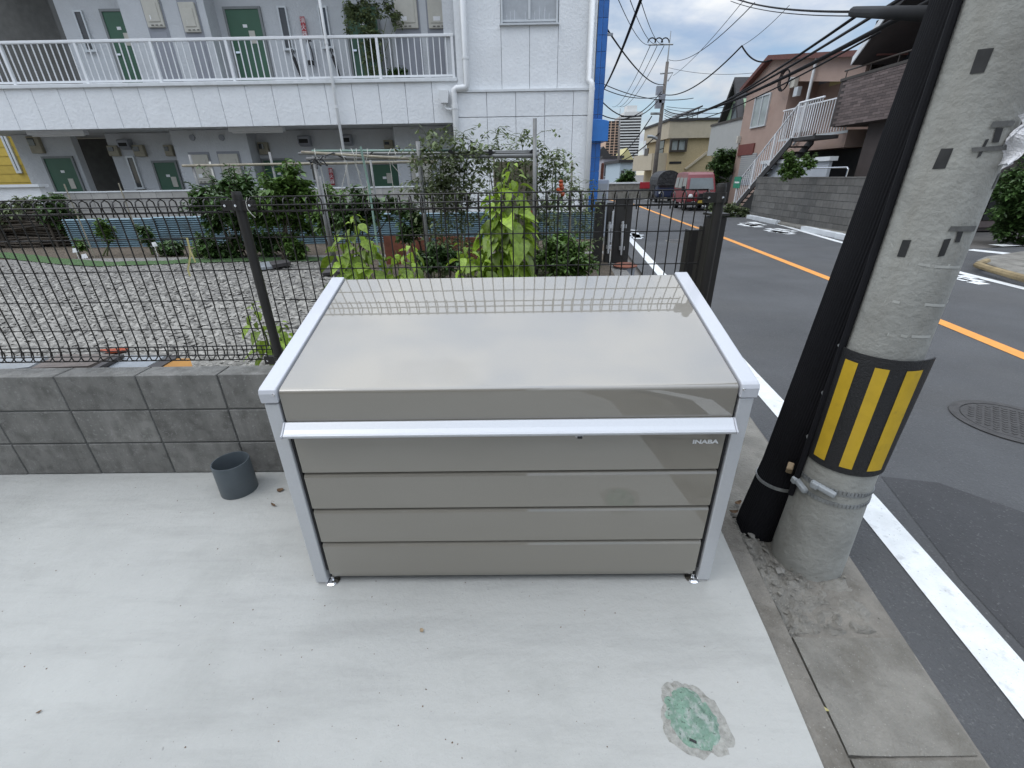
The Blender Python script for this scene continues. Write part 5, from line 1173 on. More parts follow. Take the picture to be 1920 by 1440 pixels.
# corner pavement on the right with yellow-topped kerb
cpv = [PZ(1826,500,-.08), PZ(1845,492,-.08), PZ(1925,480,-.08), PZ(2100,500,-.08), PZ(2100,560,-.08), PZ(1925,533,-.08)]
struct(MB().prism([(p.x, p.y, .03) for p in cpv], (0,0,-.13)).build('corner_pavement', mt['gutter']))
struct(MB().tube([Vector((p.x, p.y, .035)) for p in (PZ(1850,490,.03), PZ(1832,497,.03), PZ(1860,506,.03), PZ(1925,524,.03), PZ(2000,540,.03))], .05, 8).build('yellow_kerb', M('worn_yellow_kerb', (.25,.19,.1), .8, var=.3, scale=6)))
# salmon house with gable towards the road
HX = 10.9
ph = thing('salmon_house', 'salmon stucco house with red-brown roof and outside stairs', 'house', (13, 20, 1.2))
P = lambda x, y: PX(x, y, HX)
far, ridge, near = P(1403,166), P(1450,112), P(1605,106)
yc = P(1478,180).y
wl = [(HX, far.y, 0), (HX, far.y, far.z), (HX, ridge.y, ridge.z), (HX, yc, ridge.z+(near.z-ridge.z)*(ridge.y-yc)/(ridge.y-near.y)), (HX, yc, 0)]
MB().prism(wl, (6, 0, 0)).build('gable_wall', mt['pink'], ph)
zc_ = wl[3][2]
MB().prism([(HX, yc-.003, zc_), (HX, near.y-.6, near.z-.1), (HX, near.y-.6, near.z-.75), (HX, yc-.003, zc_-.7)], (.12, 0, 0)).build('porch_beam', mt['pink'], ph)
MB().box(HX+1.1, HX+6, near.y-.6, yc-.003, 0, near.z-.1).build('porch_wall', mt['pink'], ph)
zfl = PX(1540,250,HX).z
MB().box(HX-.02, HX+1.1, near.y-.6, yc-.003, zfl-.5, zfl).build('porch_floor', mt['pink'], ph)
MB().box(HX-.03, HX-.021, near.y-.6, yc-.003, zfl-.09, zfl-.01).build('floor_trim', mt['frame_alu'], ph)
MB().box(HX+.6, HX+1.0, near.y-.6, yc, 1.25, zfl-.52).build('garage_shade', mt['dark'], ph)  # black box stands in for the shade inside the open garage
rf = MB(); e = .25
for (a, c) in ((far+(far-ridge)*.16, ridge), (ridge, near+(near-ridge)*.25)):
    rf.prism([(HX-e, a.y, a.z), (HX-e, c.y, c.z), (HX-e, c.y, c.z+.16), (HX-e, a.y, a.z+.16)], (7, 0, 0))
rf.build('roof', mt['roof_red'], ph)
def winX(pix, X, par, mat='glass_pale', fr='frame_alu', fw=.06, mull=True):
    a = [PX(x, y, X) for x, y in pix]; y0 = (a[1].y+a[2].y)/2; y1 = (a[0].y+a[3].y)/2; z1 = (a[0].z+a[1].z)/2; z0 = (a[2].z+a[3].z)/2
    if y0 > y1: y0, y1 = y1, y0
    o = MB().box(X-.02, X-.003, y0+fw, y1-fw, z0+fw, z1-fw).build('window', mt[mat], par)
    b = MB().box(X-.06, X-.002, y0, y0+fw, z0, z1).box(X-.06, X-.002, y1-fw, y1, z0, z1).box(X-.06, X-.002, y0+fw, y1-fw, z0, z0+fw).box(X-.06, X-.002, y0+fw, y1-fw, z1-fw, z1)
    if mull: b.box(X-.05, X-.021, (y0+y1)/2-.03, (y0+y1)/2+.03, z0+fw, z1-fw)
    b.build('frame', mt[fr], o); return o
winX(((1417,184),(1448,171),(1436,236),(1409,241)), HX, ph)
a, c = P(1388,272), P(1418,262)
MB().box(HX-.06, HX-.002, c.y, a.y, a.z-.45, a.z).build('red_band', mt['pink_red'], ph)
a, c = P(1392,290), P(1412,330)
sh = MB().box(HX-.03, HX-.003, c.y, a.y, 1.0, a.z).build('shutter', mt['grey_panel'], ph)
sl_m = MB().box(0, .012, 0, a.y-c.y, 0, .05).mesh('shutter_slat', mt['grey_clad'])
for i in range(14): piece('shutter_slat', sl_m, sh, TR((HX-.043, c.y, 1.2+i*.08)))
for (x, y, w_, h_, m_, nm) in ((1493,155,.3,.32,'heater','meter_box'),(1499,172,.25,.3,'frame_alu','meter_box'),(1489,152,.12,.25,'rail','meter_box'),(1388,262,.14,.3,'heater','vent_cap')):
    q = P(x, y); MB().box(HX-.16, HX-.003, q.y-w_/2, q.y+w_/2, q.z-h_/2, q.z+h_/2).build(nm, mt[m_], ph, bevel=.01)
for (x0, x1) in ((1528,1560), (1563,1590)):
    a, c = PX(x0,128,HX+1.08), PX(x1,152,HX+1.08); MB().box(HX+1.07, HX+1.098, min(a.y,c.y), max(a.y,c.y), c.z, a.z).build('porch_panel', mt['yellow_house'] if x0 > 1540 else mt['grey_panel'], ph)
a, c = PX(1533,103,HX-.12), PX(1494,268,HX-.12)
MB().tube([(HX-.12, a.y, a.z), (HX-.12, a.y, a.z-.15), (HX-.12, a.y+.0, c.z+.15), (HX-.1, a.y+.25, c.z-.05)], .05, 10).build('downpipe', mt['pipe_white'], ph, smooth=True)
# porch railing
zr = PX(1540,190,HX-.05).z
MB().box(HX-.08, HX-.04, near.y-.6, yc, zr-.04, zr).build('railing', mt['rail'], ph)
bl_ = MB().box(-.012, .012, -.012, .012, zfl, zr-.04).mesh('baluster', mt['rail'])
yy = near.y-.5
while yy < yc: piece('baluster', bl_, ph, TR((HX-.06, yy, 0))); yy += .14
# outside stairs
SX0, SX1 = 9.75, 10.55
s0 = PX(1376,380,SX0); s1 = PX(1484,262,SX0); ya, za = s0.y, .05; yb_, zb_ = s1.y, zfl-.2
stt = thing('outside_stairs', 'steel outside staircase with white railing climbing to the salmon house', 'stairs', (SX0, ya, Z_ROAD))
for xx in (SX0, SX1-.05): MB().prism([(xx, ya, za-.1), (xx, ya, za+.15), (xx, yb_, zb_+.2), (xx, yb_, zb_-.15)], (.05, 0, 0)).build('stringer', mt['roof_dark'], stt)
tm_ = MB().box(SX0+.055, SX1-.055, -.14, .14, -.02, .02).mesh('tread', mt['roof_dark']); ns_ = 14
for i in range(ns_): f_ = (i+.5)/ns_; piece('tread', tm_, stt, TR((0, ya+(yb_-ya)*f_, za+(zb_-za)*f_+.06)))
rm = MB().box(SX0+.004, SX0+.022, -.009, .009, .1, .95).mesh('rail_bar', mt['rail']); rp2 = MB().box(SX0-.012, SX0+.04, -.03, .03, -.05, 1.0).mesh('rail_post', mt['rail'])
for i in range(22):
    f_ = i/21; piece('rail_post' if i % 7 == 0 else 'rail_bar', rp2 if i % 7 == 0 else rm, stt, TR((0, ya+(yb_-ya)*f_, za+(zb_-za)*f_+.1)))
for dz in (.15, 1.08): MB().tube([(SX0+.015, ya, za+dz), (SX0+.015, yb_, zb_+dz)], .03, 8).build('handrail', mt['rail'], stt)
yT = PX(1436,310,SX0).y; zT = za+(zb_-za)*(ya-yT)/(ya-yb_)
MB().prism([(SX0+.07, ya-.35, 0), (SX0+.07, yT, zT-.17), (SX0+.07, yT, 0)], (.05, 0, 0)).build('under_stair_shade', mt['dark'], stt)  # black panel put in for the shade below the stringer
MB().prism([(SX0+.04, yb_, zb_-.05), (SX1, yb_, zb_-.05), (SX1, yb_-1.2, zb_-.05), (SX0+.04, yb_-1.2, zb_-.05)], (0,0,.1)).build('landing', mt['roof_dark'], stt)
for i in range(10): piece('rail_bar', rm, stt, TR((0, yb_-.12*(i+1), zb_+.1)))
MB().tube([(SX0+.015, yb_, zb_+1.08), (SX0+.015, yb_-1.25, zb_+1.08)], .03, 8).build('handrail', mt['rail'], stt)
p = PX(1382,342,SX0-.03); o = MB().box(SX0-.035, SX0-.02, p.y-.3, p.y+.3, p.z-.22, p.z+.22).build('green_notice', mt['green_sign'], stt)
MB().box(SX0-.04, SX0-.0351, p.y-.2, p.y+.2, p.z-.03, p.z+.03).build('notice_text', mt['letter'], o)
# pale panel wall on the terrace with coping, chrome rail
t = thing('terrace_wall', 'pale blue-grey panel wall with flat coping on the retaining wall', 'wall', (9.9, 14.5, 1.28))
a, c = PX(1432,304,9.95), PX(1556,300,9.95)
MB().box(9.95, 10.05, c.y, a.y, 1.28, c.z-.02).build('panel', mt['panel_grey'], t); MB().box(9.87, 10.13, c.y-.1, a.y+.1, c.z-.02, c.z+.1).build('coping', mt['coping'], t)
t = thing('chrome_rail', 'low chrome handrail on top of the retaining wall by the bush', 'rail', (9.6, 13.5, 1.36))
a, c = PX(1502,316,9.6), PX(1592,312,9.6); MB().tube([(9.6, a.y, 1.36), (9.6, a.y, a.z-.05), (9.6, a.y-.06, a.z), (9.6, c.y+.06, a.z), (9.6, c.y, a.z-.05), (9.6, c.y, 1.36)], .022, 8).build('rail', mt['chrome'], t)
# brown brick-clad house, right
BX = 10.4
bh = thing('brick_house', 'brown brick-clad house with balcony and pale eaves behind the pole', 'house', (13, 12, 1.2))
bal = [PX(x, y, BX) for x, y in ((1572,158),(1692,108),(1655,222),(1558,240))]
y0b, y1b = min(bal[1].y, bal[2].y)-2.5, (bal[0].y+bal[3].y)/2; z0b, z1b = (bal[3].z+bal[2].z)/2, (bal[0].z+bal[1].z)/2
MB().box(BX+.01, BX+.12, y0b, y1b, z0b+.02, z1b-.05).build('balcony_core', mt['brown_dark'], bh)
br = MB().box(0, .02, .004, .296, .004, .07).mesh('brick', mt['brown_brick'])
r = 0; z = z0b
while z < z1b-.08:
    y = y0b+(.15 if r % 2 else 0)
    while y+.3 <= y1b+.01: piece('brick', br, bh, TR((BX-.005, y, z))); y += .3
    z += .074; r += 1
MB().box(BX-.02, BX+.14, y0b, y1b+.02, z1b-.05, z1b+.02).build('balcony_cap', mt['frame_bronze'], bh)
MB().tube([(BX+.05, y0b, z1b+.22), (BX+.05, y1b, z1b+.22)], .025, 8).build('balcony_rail', mt['frame_bronze'], bh)
for k_ in range(5): MB().tube([(BX+.05, y1b-.1-k_*1.0, z1b+.02), (BX+.05, y1b-.1-k_*1.0, z1b+.22)], .015, 6).build('rail_post', mt['frame_bronze'], bh)
MB().box(BX+.12, BX+1.2, y0b, y1b-.02, z0b, z0b+.12).build('balcony_floor', mt['brown_dark'], bh)
MB().box(BX+1.2, BX+2.4, max(12.2, y0b-1), y1b-.5, 1.2, 6.1).build('wall', mt['brown_dark'], bh)
MB().box(BX+.4, BX+1.19, max(12.2, y0b-1), y1b-1.2, 1.2, z0b).build('lower_wall', mt['brown_dark'], bh)
a, c = PX(1690,50,BX+1.2), PX(1672,108,BX+1.2)
o = MB().box(BX+1.15, BX+1.195, a.y-1.1, a.y+.9, z1b-.1, 5.6).build('window', mt['glass'], bh); MB().box(BX+1.1, BX+1.197, a.y+.9, a.y+1.0, z1b-.1, 5.7).box(BX+1.1, BX+1.197, a.y-1.1, a.y+1.0, 5.6, 5.7).build('frame', mt['frame_bronze'], o)
e0, e1, e2 = PX(1600,122,BX-.2), PX(1640,62,BX-.2), PX(1760,-20,BX-.2)
er = MB(); er.prism([(BX-.25, e0.y, e0.z), (BX-.25, e0.y, e0.z+.22), (BX-.25, e1.y-.4, e1.z+.5), (BX-.25, e1.y-.4, e1.z+.28)], (1.44, 0, 0))
ev = er.build('eave', mt['brown_dark'], bh)
MB().prism([(BX-.253, e0.y, e0.z), (BX-.253, e0.y, e0.z+.2), (BX-.253, e1.y-.4, e1.z+.48), (BX-.253, e1.y-.4, e1.z+.28)], (-.03, 0, 0)).build('fascia', mt['coping'], ev)
MB().prism([(BX-.25, e1.y-.4, e1.z+.28), (BX-.25, e1.y-.4, e1.z+.5), (BX-.25, y0b-2, e1.z+2.6), (BX-.25, y0b-2, e1.z+2.38)], (3, 0, 0)).build('roof', mt['roof_dark'], bh)
# dark timber house and hedge at the right edge
dh = thing('timber_house', 'dark timber house behind the hedge at the right edge', 'house', (16, 13.5, 0))
wx = PY(1862,300,13).x
MB().box(wx, wx+9, 13.04, 19, -.1, 5).build('wall', mt['brown_dark'], dh)
bd = MB().box(0, 9, 0, .03, 0, .17).mesh('cladding_board', mt['brown_brick'])
for i in range(26): piece('cladding_board', bd, dh, TR((wx, 13.0, .0+i*.185)))
MB().prism([(wx-.6,12.4,5),(wx+9,12.4,5),(wx+9,16,6.6),(wx-.6,16,6.6)], (0,0,.15)).build('roof', mt['roof_dark'], dh)
a = PY(1885,330,12.98); MB().box(wx+.35, wx+1.1, 12.97, 12.995, .2, 2.1).build('slatted_door', mt['dark'], dh)
shrub('hedge', 'clipped dark green hedge at the right edge beyond the side street', (1910,450), 10.6, -.08, [(1898,355,26),(1925,345,36),(1895,400,30),(1930,400,40),(1900,432,24),(1940,430,36),(1960,380,40)], .12, 'leaf_dark', seed=81)
shrub('street_bush', 'round green bush beside the grey clad house', (1356,345), 24.0, .6, [(1356,305,20),(1345,318,17),(1368,318,17),(1352,330,14),(1366,296,13)], .16, 'leaf_dark', seed=82)
shrub('terrace_bush', 'light green bush on the terrace before the panel wall', (1482,335), 14.6, 1.3, [(1482,308,15),(1474,322,13),(1490,324,14),(1520,304,11),(1508,312,10),(1478,298,9)], .09, 'leaf', seed=83)
shrub('roadside_weeds', 'weeds at the foot of the stairs beside the retaining wall', (1375,400), 18.6, Z_ROAD, [(1345,392,9),(1360,397,10),(1380,400,11),(1395,402,9),(1335,388,8),(1370,390,8)], .12, 'leaf_dusty', seed=84, cat='plant')
# grey clad house with green gable
GX = 12.0
gh = thing('green_gable_house', 'pale green gabled house with grey clad balcony', 'house', (15, 28, 0))
a = [PX(x, y, GX) for x, y in ((1333,246),(1400,211),(1395,284),(1325,293))]
y1_, y0_ = (a[0].y+a[3].y)/2, (a[1].y+a[2].y)/2; z1_, z0_ = (a[0].z+a[1].z)/2, (a[2].z+a[3].z)/2
MB().box(GX, GX+1.5, y0_, y1_, z0_, z1_).build('balcony', mt['grey_clad'], gh); MB().box(GX-.05, GX+1.5, y0_, y1_+.05, z1_, z1_+.1).build('balcony_cap', mt['frame_bronze'], gh)
GX2 = GX+1.5
g_ = [PX(x, y, GX2) for x, y in ((1357,228),(1388,158),(1412,205))]
yr_ = g_[1].y; hw = g_[0].y-yr_
MB().prism([(GX2, yr_+hw, 0), (GX2, yr_+hw, g_[0].z), (GX2, yr_, g_[1].z), (GX2, yr_-hw*1.1, g_[0].z), (GX2, yr_-hw*1.1, 0)], (7, 0, 0)).build('gable_wall', mt['green_wall'], gh)
b = MB()
for s in (1, -1): b.prism([(GX2-.4, yr_, g_[1].z+.05), (GX2-.4, yr_, g_[1].z+.35), (GX2-.4, yr_+s*hw*1.25, g_[0].z-.75), (GX2-.4, yr_+s*hw*1.25, g_[0].z-1.05)], (7.6, 0, 0))
b.build('roof', mt['roof_dark'], gh)
MB().box(GX2-.05, GX2-.003, yr_-.5, yr_+.4, g_[1].z-1.9, g_[1].z-.9).build('window', mt['glass'], gh)
MB().box(GX+.3, GX2, y0_, y1_-.6, 0, z0_-.3).build('lower_wall', mt['dark'], gh)
# tan apartment at the bend
TY = 36.0
ta = thing('tan_apartment', 'tan brick two-storey apartment at the bend of the road', 'building', (14, TY, 0))
A = lambda x, y: PY(x, y, TY)
LT = PX(1186, 300, A(1252,300).x-1.1).y-TY
xc0, xc1 = A(1252,300).x, A(1350,300).x; zt_ = A(1252,232).z; ze_ = A(1300,262).z
MB().box(xc0, xc1+3, TY, TY+LT, -.1, zt_).build('wall', mt['tan'], ta)
MB().box(xc0-.25, xc1+3.2, TY-.25, TY+LT+.2, ze_+.1, zt_+.15).build('parapet', mt['tan_light'], ta); MB().box(xc0-.35, xc1+3.3, TY-.35, TY+LT+.3, zt_+.15, zt_+.3).build('roof_edge', mt['roof_dark'], ta)
def winY(pix, Y, par, mat='glass_pale', fr='frame_bronze', fw=.12):
    a = [PY(x, y, Y) for x, y in pix]; x0 = (a[0].x+a[3].x)/2; x1 = (a[1].x+a[2].x)/2; z1 = (a[0].z+a[1].z)/2; z0 = (a[2].z+a[3].z)/2
    o = MB().box(x0+fw, x1-fw, Y-.1, Y-.004, z0+fw, z1-fw).build('window', mt[mat], par)
    MB().box(x0, x0+fw, Y-.25, Y-.002, z0, z1).box(x1-fw, x1, Y-.25, Y-.002, z0, z1).box(x0+fw, x1-fw, Y-.25, Y-.002, z0, z0+fw).box(x0+fw, x1-fw, Y-.25, Y-.002, z1-fw, z1).box((x0+x1)/2-.05, (x0+x1)/2+.05, Y-.14, Y-.101, z0+fw, z1-fw).build('frame', mt[fr], o)
winY(((1256,260),(1288,259),(1285,285),(1254,285)), TY, ta)
a, c = A(1255,303), A(1277,307); MB().box(a.x, c.x, TY-.03, TY-.002, c.z, a.z).build('vent_slot', mt['dark'], ta)
s_ = [A(x, y) for x, y in ((1286,318),(1325,288),(1325,283),(1283,316))]; MB().prism(s_, (0,-.15,0)).build('stair_moulding', mt['tan_light'], ta)
# balcony front along the road
yf = PX(1186,300,xc0).y; yf = min(yf, TY+16)
zb0, zb1 = PX(1240,318,xc0-1).z, PX(1240,285,xc0-1).z
MB().box(xc0-1.1, xc0-1.0, TY+.3, TY+LT-.3, zb0, zb1).build('balcony_front', mt['tan_light'], ta); MB().box(xc0-1.0, xc0, TY+.3, TY+LT-.3, zb0, zb0+.15).build('balcony_floor', mt['tan_light'], ta)
MB().box(xc0-1.0, xc0-.003, TY+.2, TY+.3, -.1, zb1).build('balcony_side', mt['tan_light'], ta)
print('LT', LT)
for i in range(int((LT-.5)//3)):
    MB().box(xc0-.05, xc0-.003, TY+1.2+i*3, TY+2.6+i*3, zb0+.3, zb0+2.1).build('balcony_window', mt['glass'], ta)
    MB().box(xc0-.05, xc0-.003, TY+1.2+i*3, TY+2.6+i*3, .2, 2.0).build('window', mt['glass'], ta)
    MB().box(xc0-1.12, xc0-1.06, TY+1.4+i*3, TY+2.4+i*3, zb1-.1, zb1+.4).build('balcony_railing', mt['frame_bronze'], ta)
    MB().box(xc0-.9, xc0-.85, TY+3.1+i*3, TY+3.6+i*3, zb1-.1, zb1+1.0).build('laundry_sheet', mt['rail'], ta)
# low wall and red board in front of it
t = thing('low_wall', 'low pale wall running before the tan apartment', 'wall', (10, 35, 0)); MB().box(A(1180,340).x-3, xc0-.5, TY-1.4, TY-1.2, -.1, PY(1200,347,TY-1.4).z+.1).build('body', mt['gutter'], t); MB().box(A(1180,340).x-3, xc0-.4, TY-1.45, TY-1.15, PY(1200,347,TY-1.4).z+.1, PY(1200,347,TY-1.4).z+.2).build('cap', mt['coping'], t)
q = PY(1210,347,TY-1.5); tag(MB().box(q.x-.38, q.x+.34, TY-1.52, TY-1.46, q.z-.22, q.z+.2).build('banner', mt['red_sign'], loc=(q.x, TY-1.5, q.z-.25)), 'small red banner tied on the low wall by the far pole', 'banner')
# solar panel on the tan roof
sp_ = [PY(x, y, TY+3) for x, y in ((1252,228),(1318,198),(1322,200),(1262,230))]
t = thing('solar_panel', 'tilted dark solar panel on the flat roof of the tan apartment', 'solar panel', (sp_[0].x, TY+3, zt_))
MB().prism([PY(1248,229,TY+3), PY(1318,197,TY+3), PY(1318,200,TY+3), PY(1256,229,TY+3)], (0, 5, 0)).build('panel', mt['roof_dark'], t)
for x in (1290, 1300, 1310): q = PY(x, 212-(x-1290)*.4, TY+3.2); MB().tube([(q.x, TY+3.2, zt_+.2), (q.x, TY+3.2, q.z)], .03, 6).build('strut', mt['galv'], t)
# low concrete wall behind the van
t = thing('concrete_fence', 'low grey concrete wall behind the red van', 'wall', (11.5, 27, 0)); q0, q1 = PY(1318,335,27), PY(1375,335,27)
MB().box(q0.x, q1.x+1, 27, 27.15, -.1, q0.z).build('panel', mt['gutter'], t)
for k_ in range(4): MB().box(q0.x+k_*.7, q0.x+k_*.7+.12, 26.96, 27.0, -.1, q0.z+.03).build('pillar', mt['gutter'], t)
# ------------------------------------------------------------------ red kei van
vd = Vector((.13, 1, 0)).normalized(); vz = -math.atan2(vd.x, vd.y)
van = thing('red_van', 'faded red microvan parked on the far side facing the camera', 'van', (PZ(1307,392,Z_ROAD).x-.42, 22.0, Z_ROAD), vz); van.scale = (.88,.88,.88)
W2, LN = .74, 3.3
side = [(0,.32),(-.04,.5),(-.02,.82),(.06,1.0),(.32,1.52),(.48,1.76),(.7,1.86),(1.9,1.9),(3.0,1.86),(3.2,1.76),(3.3,1.0),(3.3,.35)]
b = MB(); ring = []
for sx_, k_ in ((-1,1.0),(1,1.0)): ring.append([(sx_*W2*(1 if z < 1.05 else 1-.14*(z-1.05)), y, z) for y, z in side])
n = len(side); b.v += [Vector(p) for p in ring[0]]+[Vector(p) for p in ring[1]]
b.f += [tuple(range(n)), tuple(range(2*n-1, n-1, -1))]+[(i, i+n, (i+1) % n+n, (i+1) % n) for i in range(n)]; b.mi += [0]*(n+2)
b.build('body', mt['red_van'], van, local=True, bevel=.05, seg=3)
ws = MB().add([(-.62,.085,1.02),(.62,.085,1.02),(.56,.355,1.58),(-.56,.355,1.58)], [(0,1,2,3)]); o = ws.build('windscreen', mt['windscreen'], van, local=True); o.location = (0,-.03,.02)
for s in (-1, 1):
    for (y0, y1) in ((.5,1.25),(1.35,2.2),(2.3,3.1)):
        x = s*(W2+.004); k_ = s*(W2-.066+.006)
        MB().add([(x,y0-.18 if y0 < .6 else y0,1.1),(x,y1,1.1),(k_,y1,1.62),(k_,y0+.05,1.62)], [(0,1,2,3) if s > 0 else (3,2,1,0)]).build('side_window', mt['glass'], van, local=True)
    hl = MB().lathe((0,0,0), [(.12,0),(.1,.03),(.0001,.05)], 16).build('headlight', mt['lamp'], van, local=True, smooth=True); hl.matrix_local = TR((s*.52,-.03,.72)) @ Matrix.Rotation(PI/2, 4, 'X')
    MB().box(-.08,.08,-.05,.05,-.12,.12).build('mirror', mt['black_plastic'], van, local=True, bevel=.03).matrix_local = TR((s*(W2+.12),.35,1.1))
    MB().box(s*.35-.07, s*.35+.07, -.075,-.03,.40,.48).build('fog_lamp', mt['lamp'], van, local=True)
    for yw in (.55, 2.5):
        wl_ = MB().tube([(-.09,0,0),(.09,0,0)], .27, 24).build('wheel', mt['tyre'], van, local=True); wl_.location = (s*(W2-.08), yw, .27)
        MB().tube([(-.095,0,0),(.095,0,0)], .15, 16).build('rim', mt['galv'], wl_, local=True)
MB().box(-W2-.01, W2+.01, -.09, .12, .3, .46).build('bumper', mt['black_plastic'], van, local=True, bevel=.03)
MB().box(-.1,.6,-.058,-.03,.55,.86).build('grille', mt['black_plastic'], van, local=True, bevel=.02)
MB().box(-.165,.165,-.105,-.093,.36,.52).build('number_plate', mt['plate'], van, local=True)
MB().box(-.5,.45,.03,.05,1.03,1.045).build('wiper', mt['black_plastic'], van, local=True)
# truck with black canopy behind the van
tk = thing('canopy_truck', 'small truck with arched black tarpaulin behind the red van', 'truck', (PY(1250,370,29).x+.0, 29.0, Z_ROAD), vz); tk.scale = (.85,.85,.85)
MB().box(-.72,.72,0,1.1,.35,1.75).build('cab', mt['truck_blue'], tk, local=True, bevel=.12, seg=3)
MB().add([(-.6,-.012,1.0),(.6,-.012,1.0),(.55,-.012,1.62),(-.55,-.012,1.62)], [(0,1,2,3)]).build('windscreen', mt['glass'], tk, local=True)
b = MB(); pr_ = [(-.78,1.15)]+[(-.78*math.cos(a), 1.5+.62*math.sin(a)) for a in [PI*i/10 for i in range(11)]]+[(.78,1.15)]
b.prism([(x, -.1, z) for x, z in pr_], (0, 3.4, 0)); b.build('canopy', mt['tarp'], tk, local=True)
MB().box(-.74,.74,1.15,3.3,.5,1.12).build('load_bed', mt['black_plastic'], tk, local=True)
for s in (-1, 1):
    for yw in (.5, 2.5): MB().tube([(s*.66-.08,yw,.27),(s*.66+.08,yw,.27)], .27, 20).build('wheel', mt['tyre'], tk, local=True)
    MB().box(s*.5-.1, s*.5+.1, -.03, .0, .6, .75).build('headlight', mt['lamp'], tk, local=True)
# ------------------------------------------------------------------ far poles
def upole(name, label, px, Y, ztop_px, lean=0, arms=True):
    base = PY(px[0], px[1], Y); base.z = Z_ROAD; top = PY(*ztop_px, Y); t = thing(name, label, 'utility pole', base)
    MB().tube([base, (base.x+(top.x-base.x)*.95, Y, top.z-1.6)], [.17,.1], 14).build('shaft', mt['far_pole'], t, smooth=True)
    MB().tube([(base.x+(top.x-base.x)*.95, Y, top.z-1.6), top], [.05,.02], 8).build('lightning_rod', mt['galv'], t)
    return t, base, top
fp, fb, ft_ = upole('far_utility_pole', 'tall utility pole with crossarm and wires before the tan apartment', (1222,372), 34.5, (1258,58))
def apx(x, y, Y=34.5): return PY(x, y, Y)
MB().tube([apx(1216,84), apx(1262,83)], .05, 6).build('crossarm', mt['galv'], fp)
for x in (1222, 1235, 1247): c = apx(x, 80); MB().tube([c+Vector((.25*math.cos(a_), 0, .25*math.sin(a_))) for a_ in [PI*k_/8 for k_ in range(9)]], .035, 6).build('insulator_loop', mt['cable'], fp)
MB().tube([apx(1238,138), apx(1262,136), apx(1252,152)], .05, 6).build('bracket', mt['galv'], fp); MB().tube([apx(1220,213), apx(1242,213)], .08, 6).build('bracket', mt['galv'], fp)
MB().tube([apx(1214,256), apx(1222,256), apx(1236,262)], .1, 8).build('street_light', mt['galv'], fp)
for (x, y) in ((1236,170),(1241,185),(1234,195)): c = apx(x, y, 34.3); MB().box(c.x-.2, c.x+.2, 34.2, 34.4, c.z-.25, c.z+.25).build('junction_box', mt['grey_panel'], fp)
p2, b2, t2 = upole('far_utility_pole', 'second distant utility pole in front of the apartment tower', (1158,372), 52, (1163,203))
q = PY(1130, 310, 16); t = thing('rusty_post', 'rusty brown post standing left of the road before far houses', 'post', (q.x, 16, 0)); MB().tube([(q.x-.02,16,-.1),q], [.06,.05], 10).build('post_tube', mt['rust'], t); MB().lathe(q, [(.055,0),(.04,.06),(.0001,.08)], 10).build('post_cap', mt['rust'], t)
q = PY(1122, 337, 13.2); t = thing('utility_cabinet', 'pale grey cabinet beside the blue tiled corner', 'cabinet', (q.x+.1, 13.2, 0)); MB().box(q.x-.12, q.x+.3, 13.2, 13.7, -.1, q.z).build('body', mt['panel_grey'], t, bevel=.02); MB().box(q.x-.08, q.x+.26, 13.19, 13.198, .1, q.z-.1).build('door', mt['grey_clad'], t)
# ------------------------------------------------------------------ far houses and the tower
def house(name, label, pixbox, Y, mat, roofm, dep=8, gable=None, wins=3, cat='house'):
    x0, y0, x1, y1 = pixbox; a, c = PY(x0, y0, Y), PY(x1, y0, Y); t = thing(name, label, cat, ((a.x+c.x)/2, Y, 0))
    MB().box(a.x, c.x, Y, Y+dep, -.1, a.z).build('wall', mt[mat], t); wd = c.x-a.x
    if gable: MB().prism([(a.x-.3, Y-.3, a.z), (c.x+.3, Y-.3, a.z), ((a.x+c.x)/2, Y-.3, a.z+gable)], (0, dep+.6, 0)).build('roof', mt[roofm], t)
    else: MB().box(a.x-.2, c.x+.2, Y-.2, Y+dep+.2, a.z, a.z+.25).build('roof', mt[roofm], t)
    for k_ in range(wins):
        for zz in ((a.z-1.8),(a.z-4.6)):
            if zz < .6: continue
            xx = a.x+wd*(k_+.5)/wins; w_ = wd/wins*.26; o = MB().box(xx-w_, xx+w_, Y-.06, Y-.003, zz, zz+1.1).build('window', mt['glass'], t); MB().box(xx-w_-.08, xx+w_+.08, Y-.1, Y-.003, zz-.1, zz-.01).build('sill', mt['frame_alu'], o)
    return t
house('far_house', 'pale yellow far house beside the blue tiled corner', (1112,300,1146,372), 62, 'yellow_house', 'roof_dark', gable=1.5, wins=2)
house('far_house', 'lilac-grey far house with balcony behind the rusty post', (1132,297,1166,372), 55, 'lilac_house', 'roof_dark', wins=3)
house('far_house', 'pale blue far house left of the tan apartment', (1163,305,1186,372), 48, 'blue_house', 'roof_dark', wins=2)
house('far_house', 'far house with yellow gable above the pale blue one', (1164,300,1182,372), 56, 'blue_house', 'yellow_house', dep=3, gable=1.2, wins=2)
shrub('street_tree', 'dark rounded street tree below the tan apartment balcony', (1176,362), 45, 0, [(1172,340,10),(1182,342,10),(1165,345,8),(1178,332,8)], .45, 'leaf_dark', seed=91)
TWY = 500.0
tw_ = thing('apartment_tower', 'distant high-rise apartment tower, orange on the left and grey on the right', 'tower', (PY(1165,330,TWY).x, TWY, 0))
T = lambda x, y: PY(x, y, TWY)
xo0, xo1, xg1 = T(1134,300).x, T(1158,300).x, T(1195,300).x; zo, zg = T(1146,226).z, T(1175,217).z
MB().box(xo0, xo1, TWY+4, TWY+30, -1, zo).build('orange_wing', mt['tower_orange'], tw_); MB().box(xo1, xg1, TWY, TWY+30, -1, zg).build('grey_wing', mt['tower_grey'], tw_)
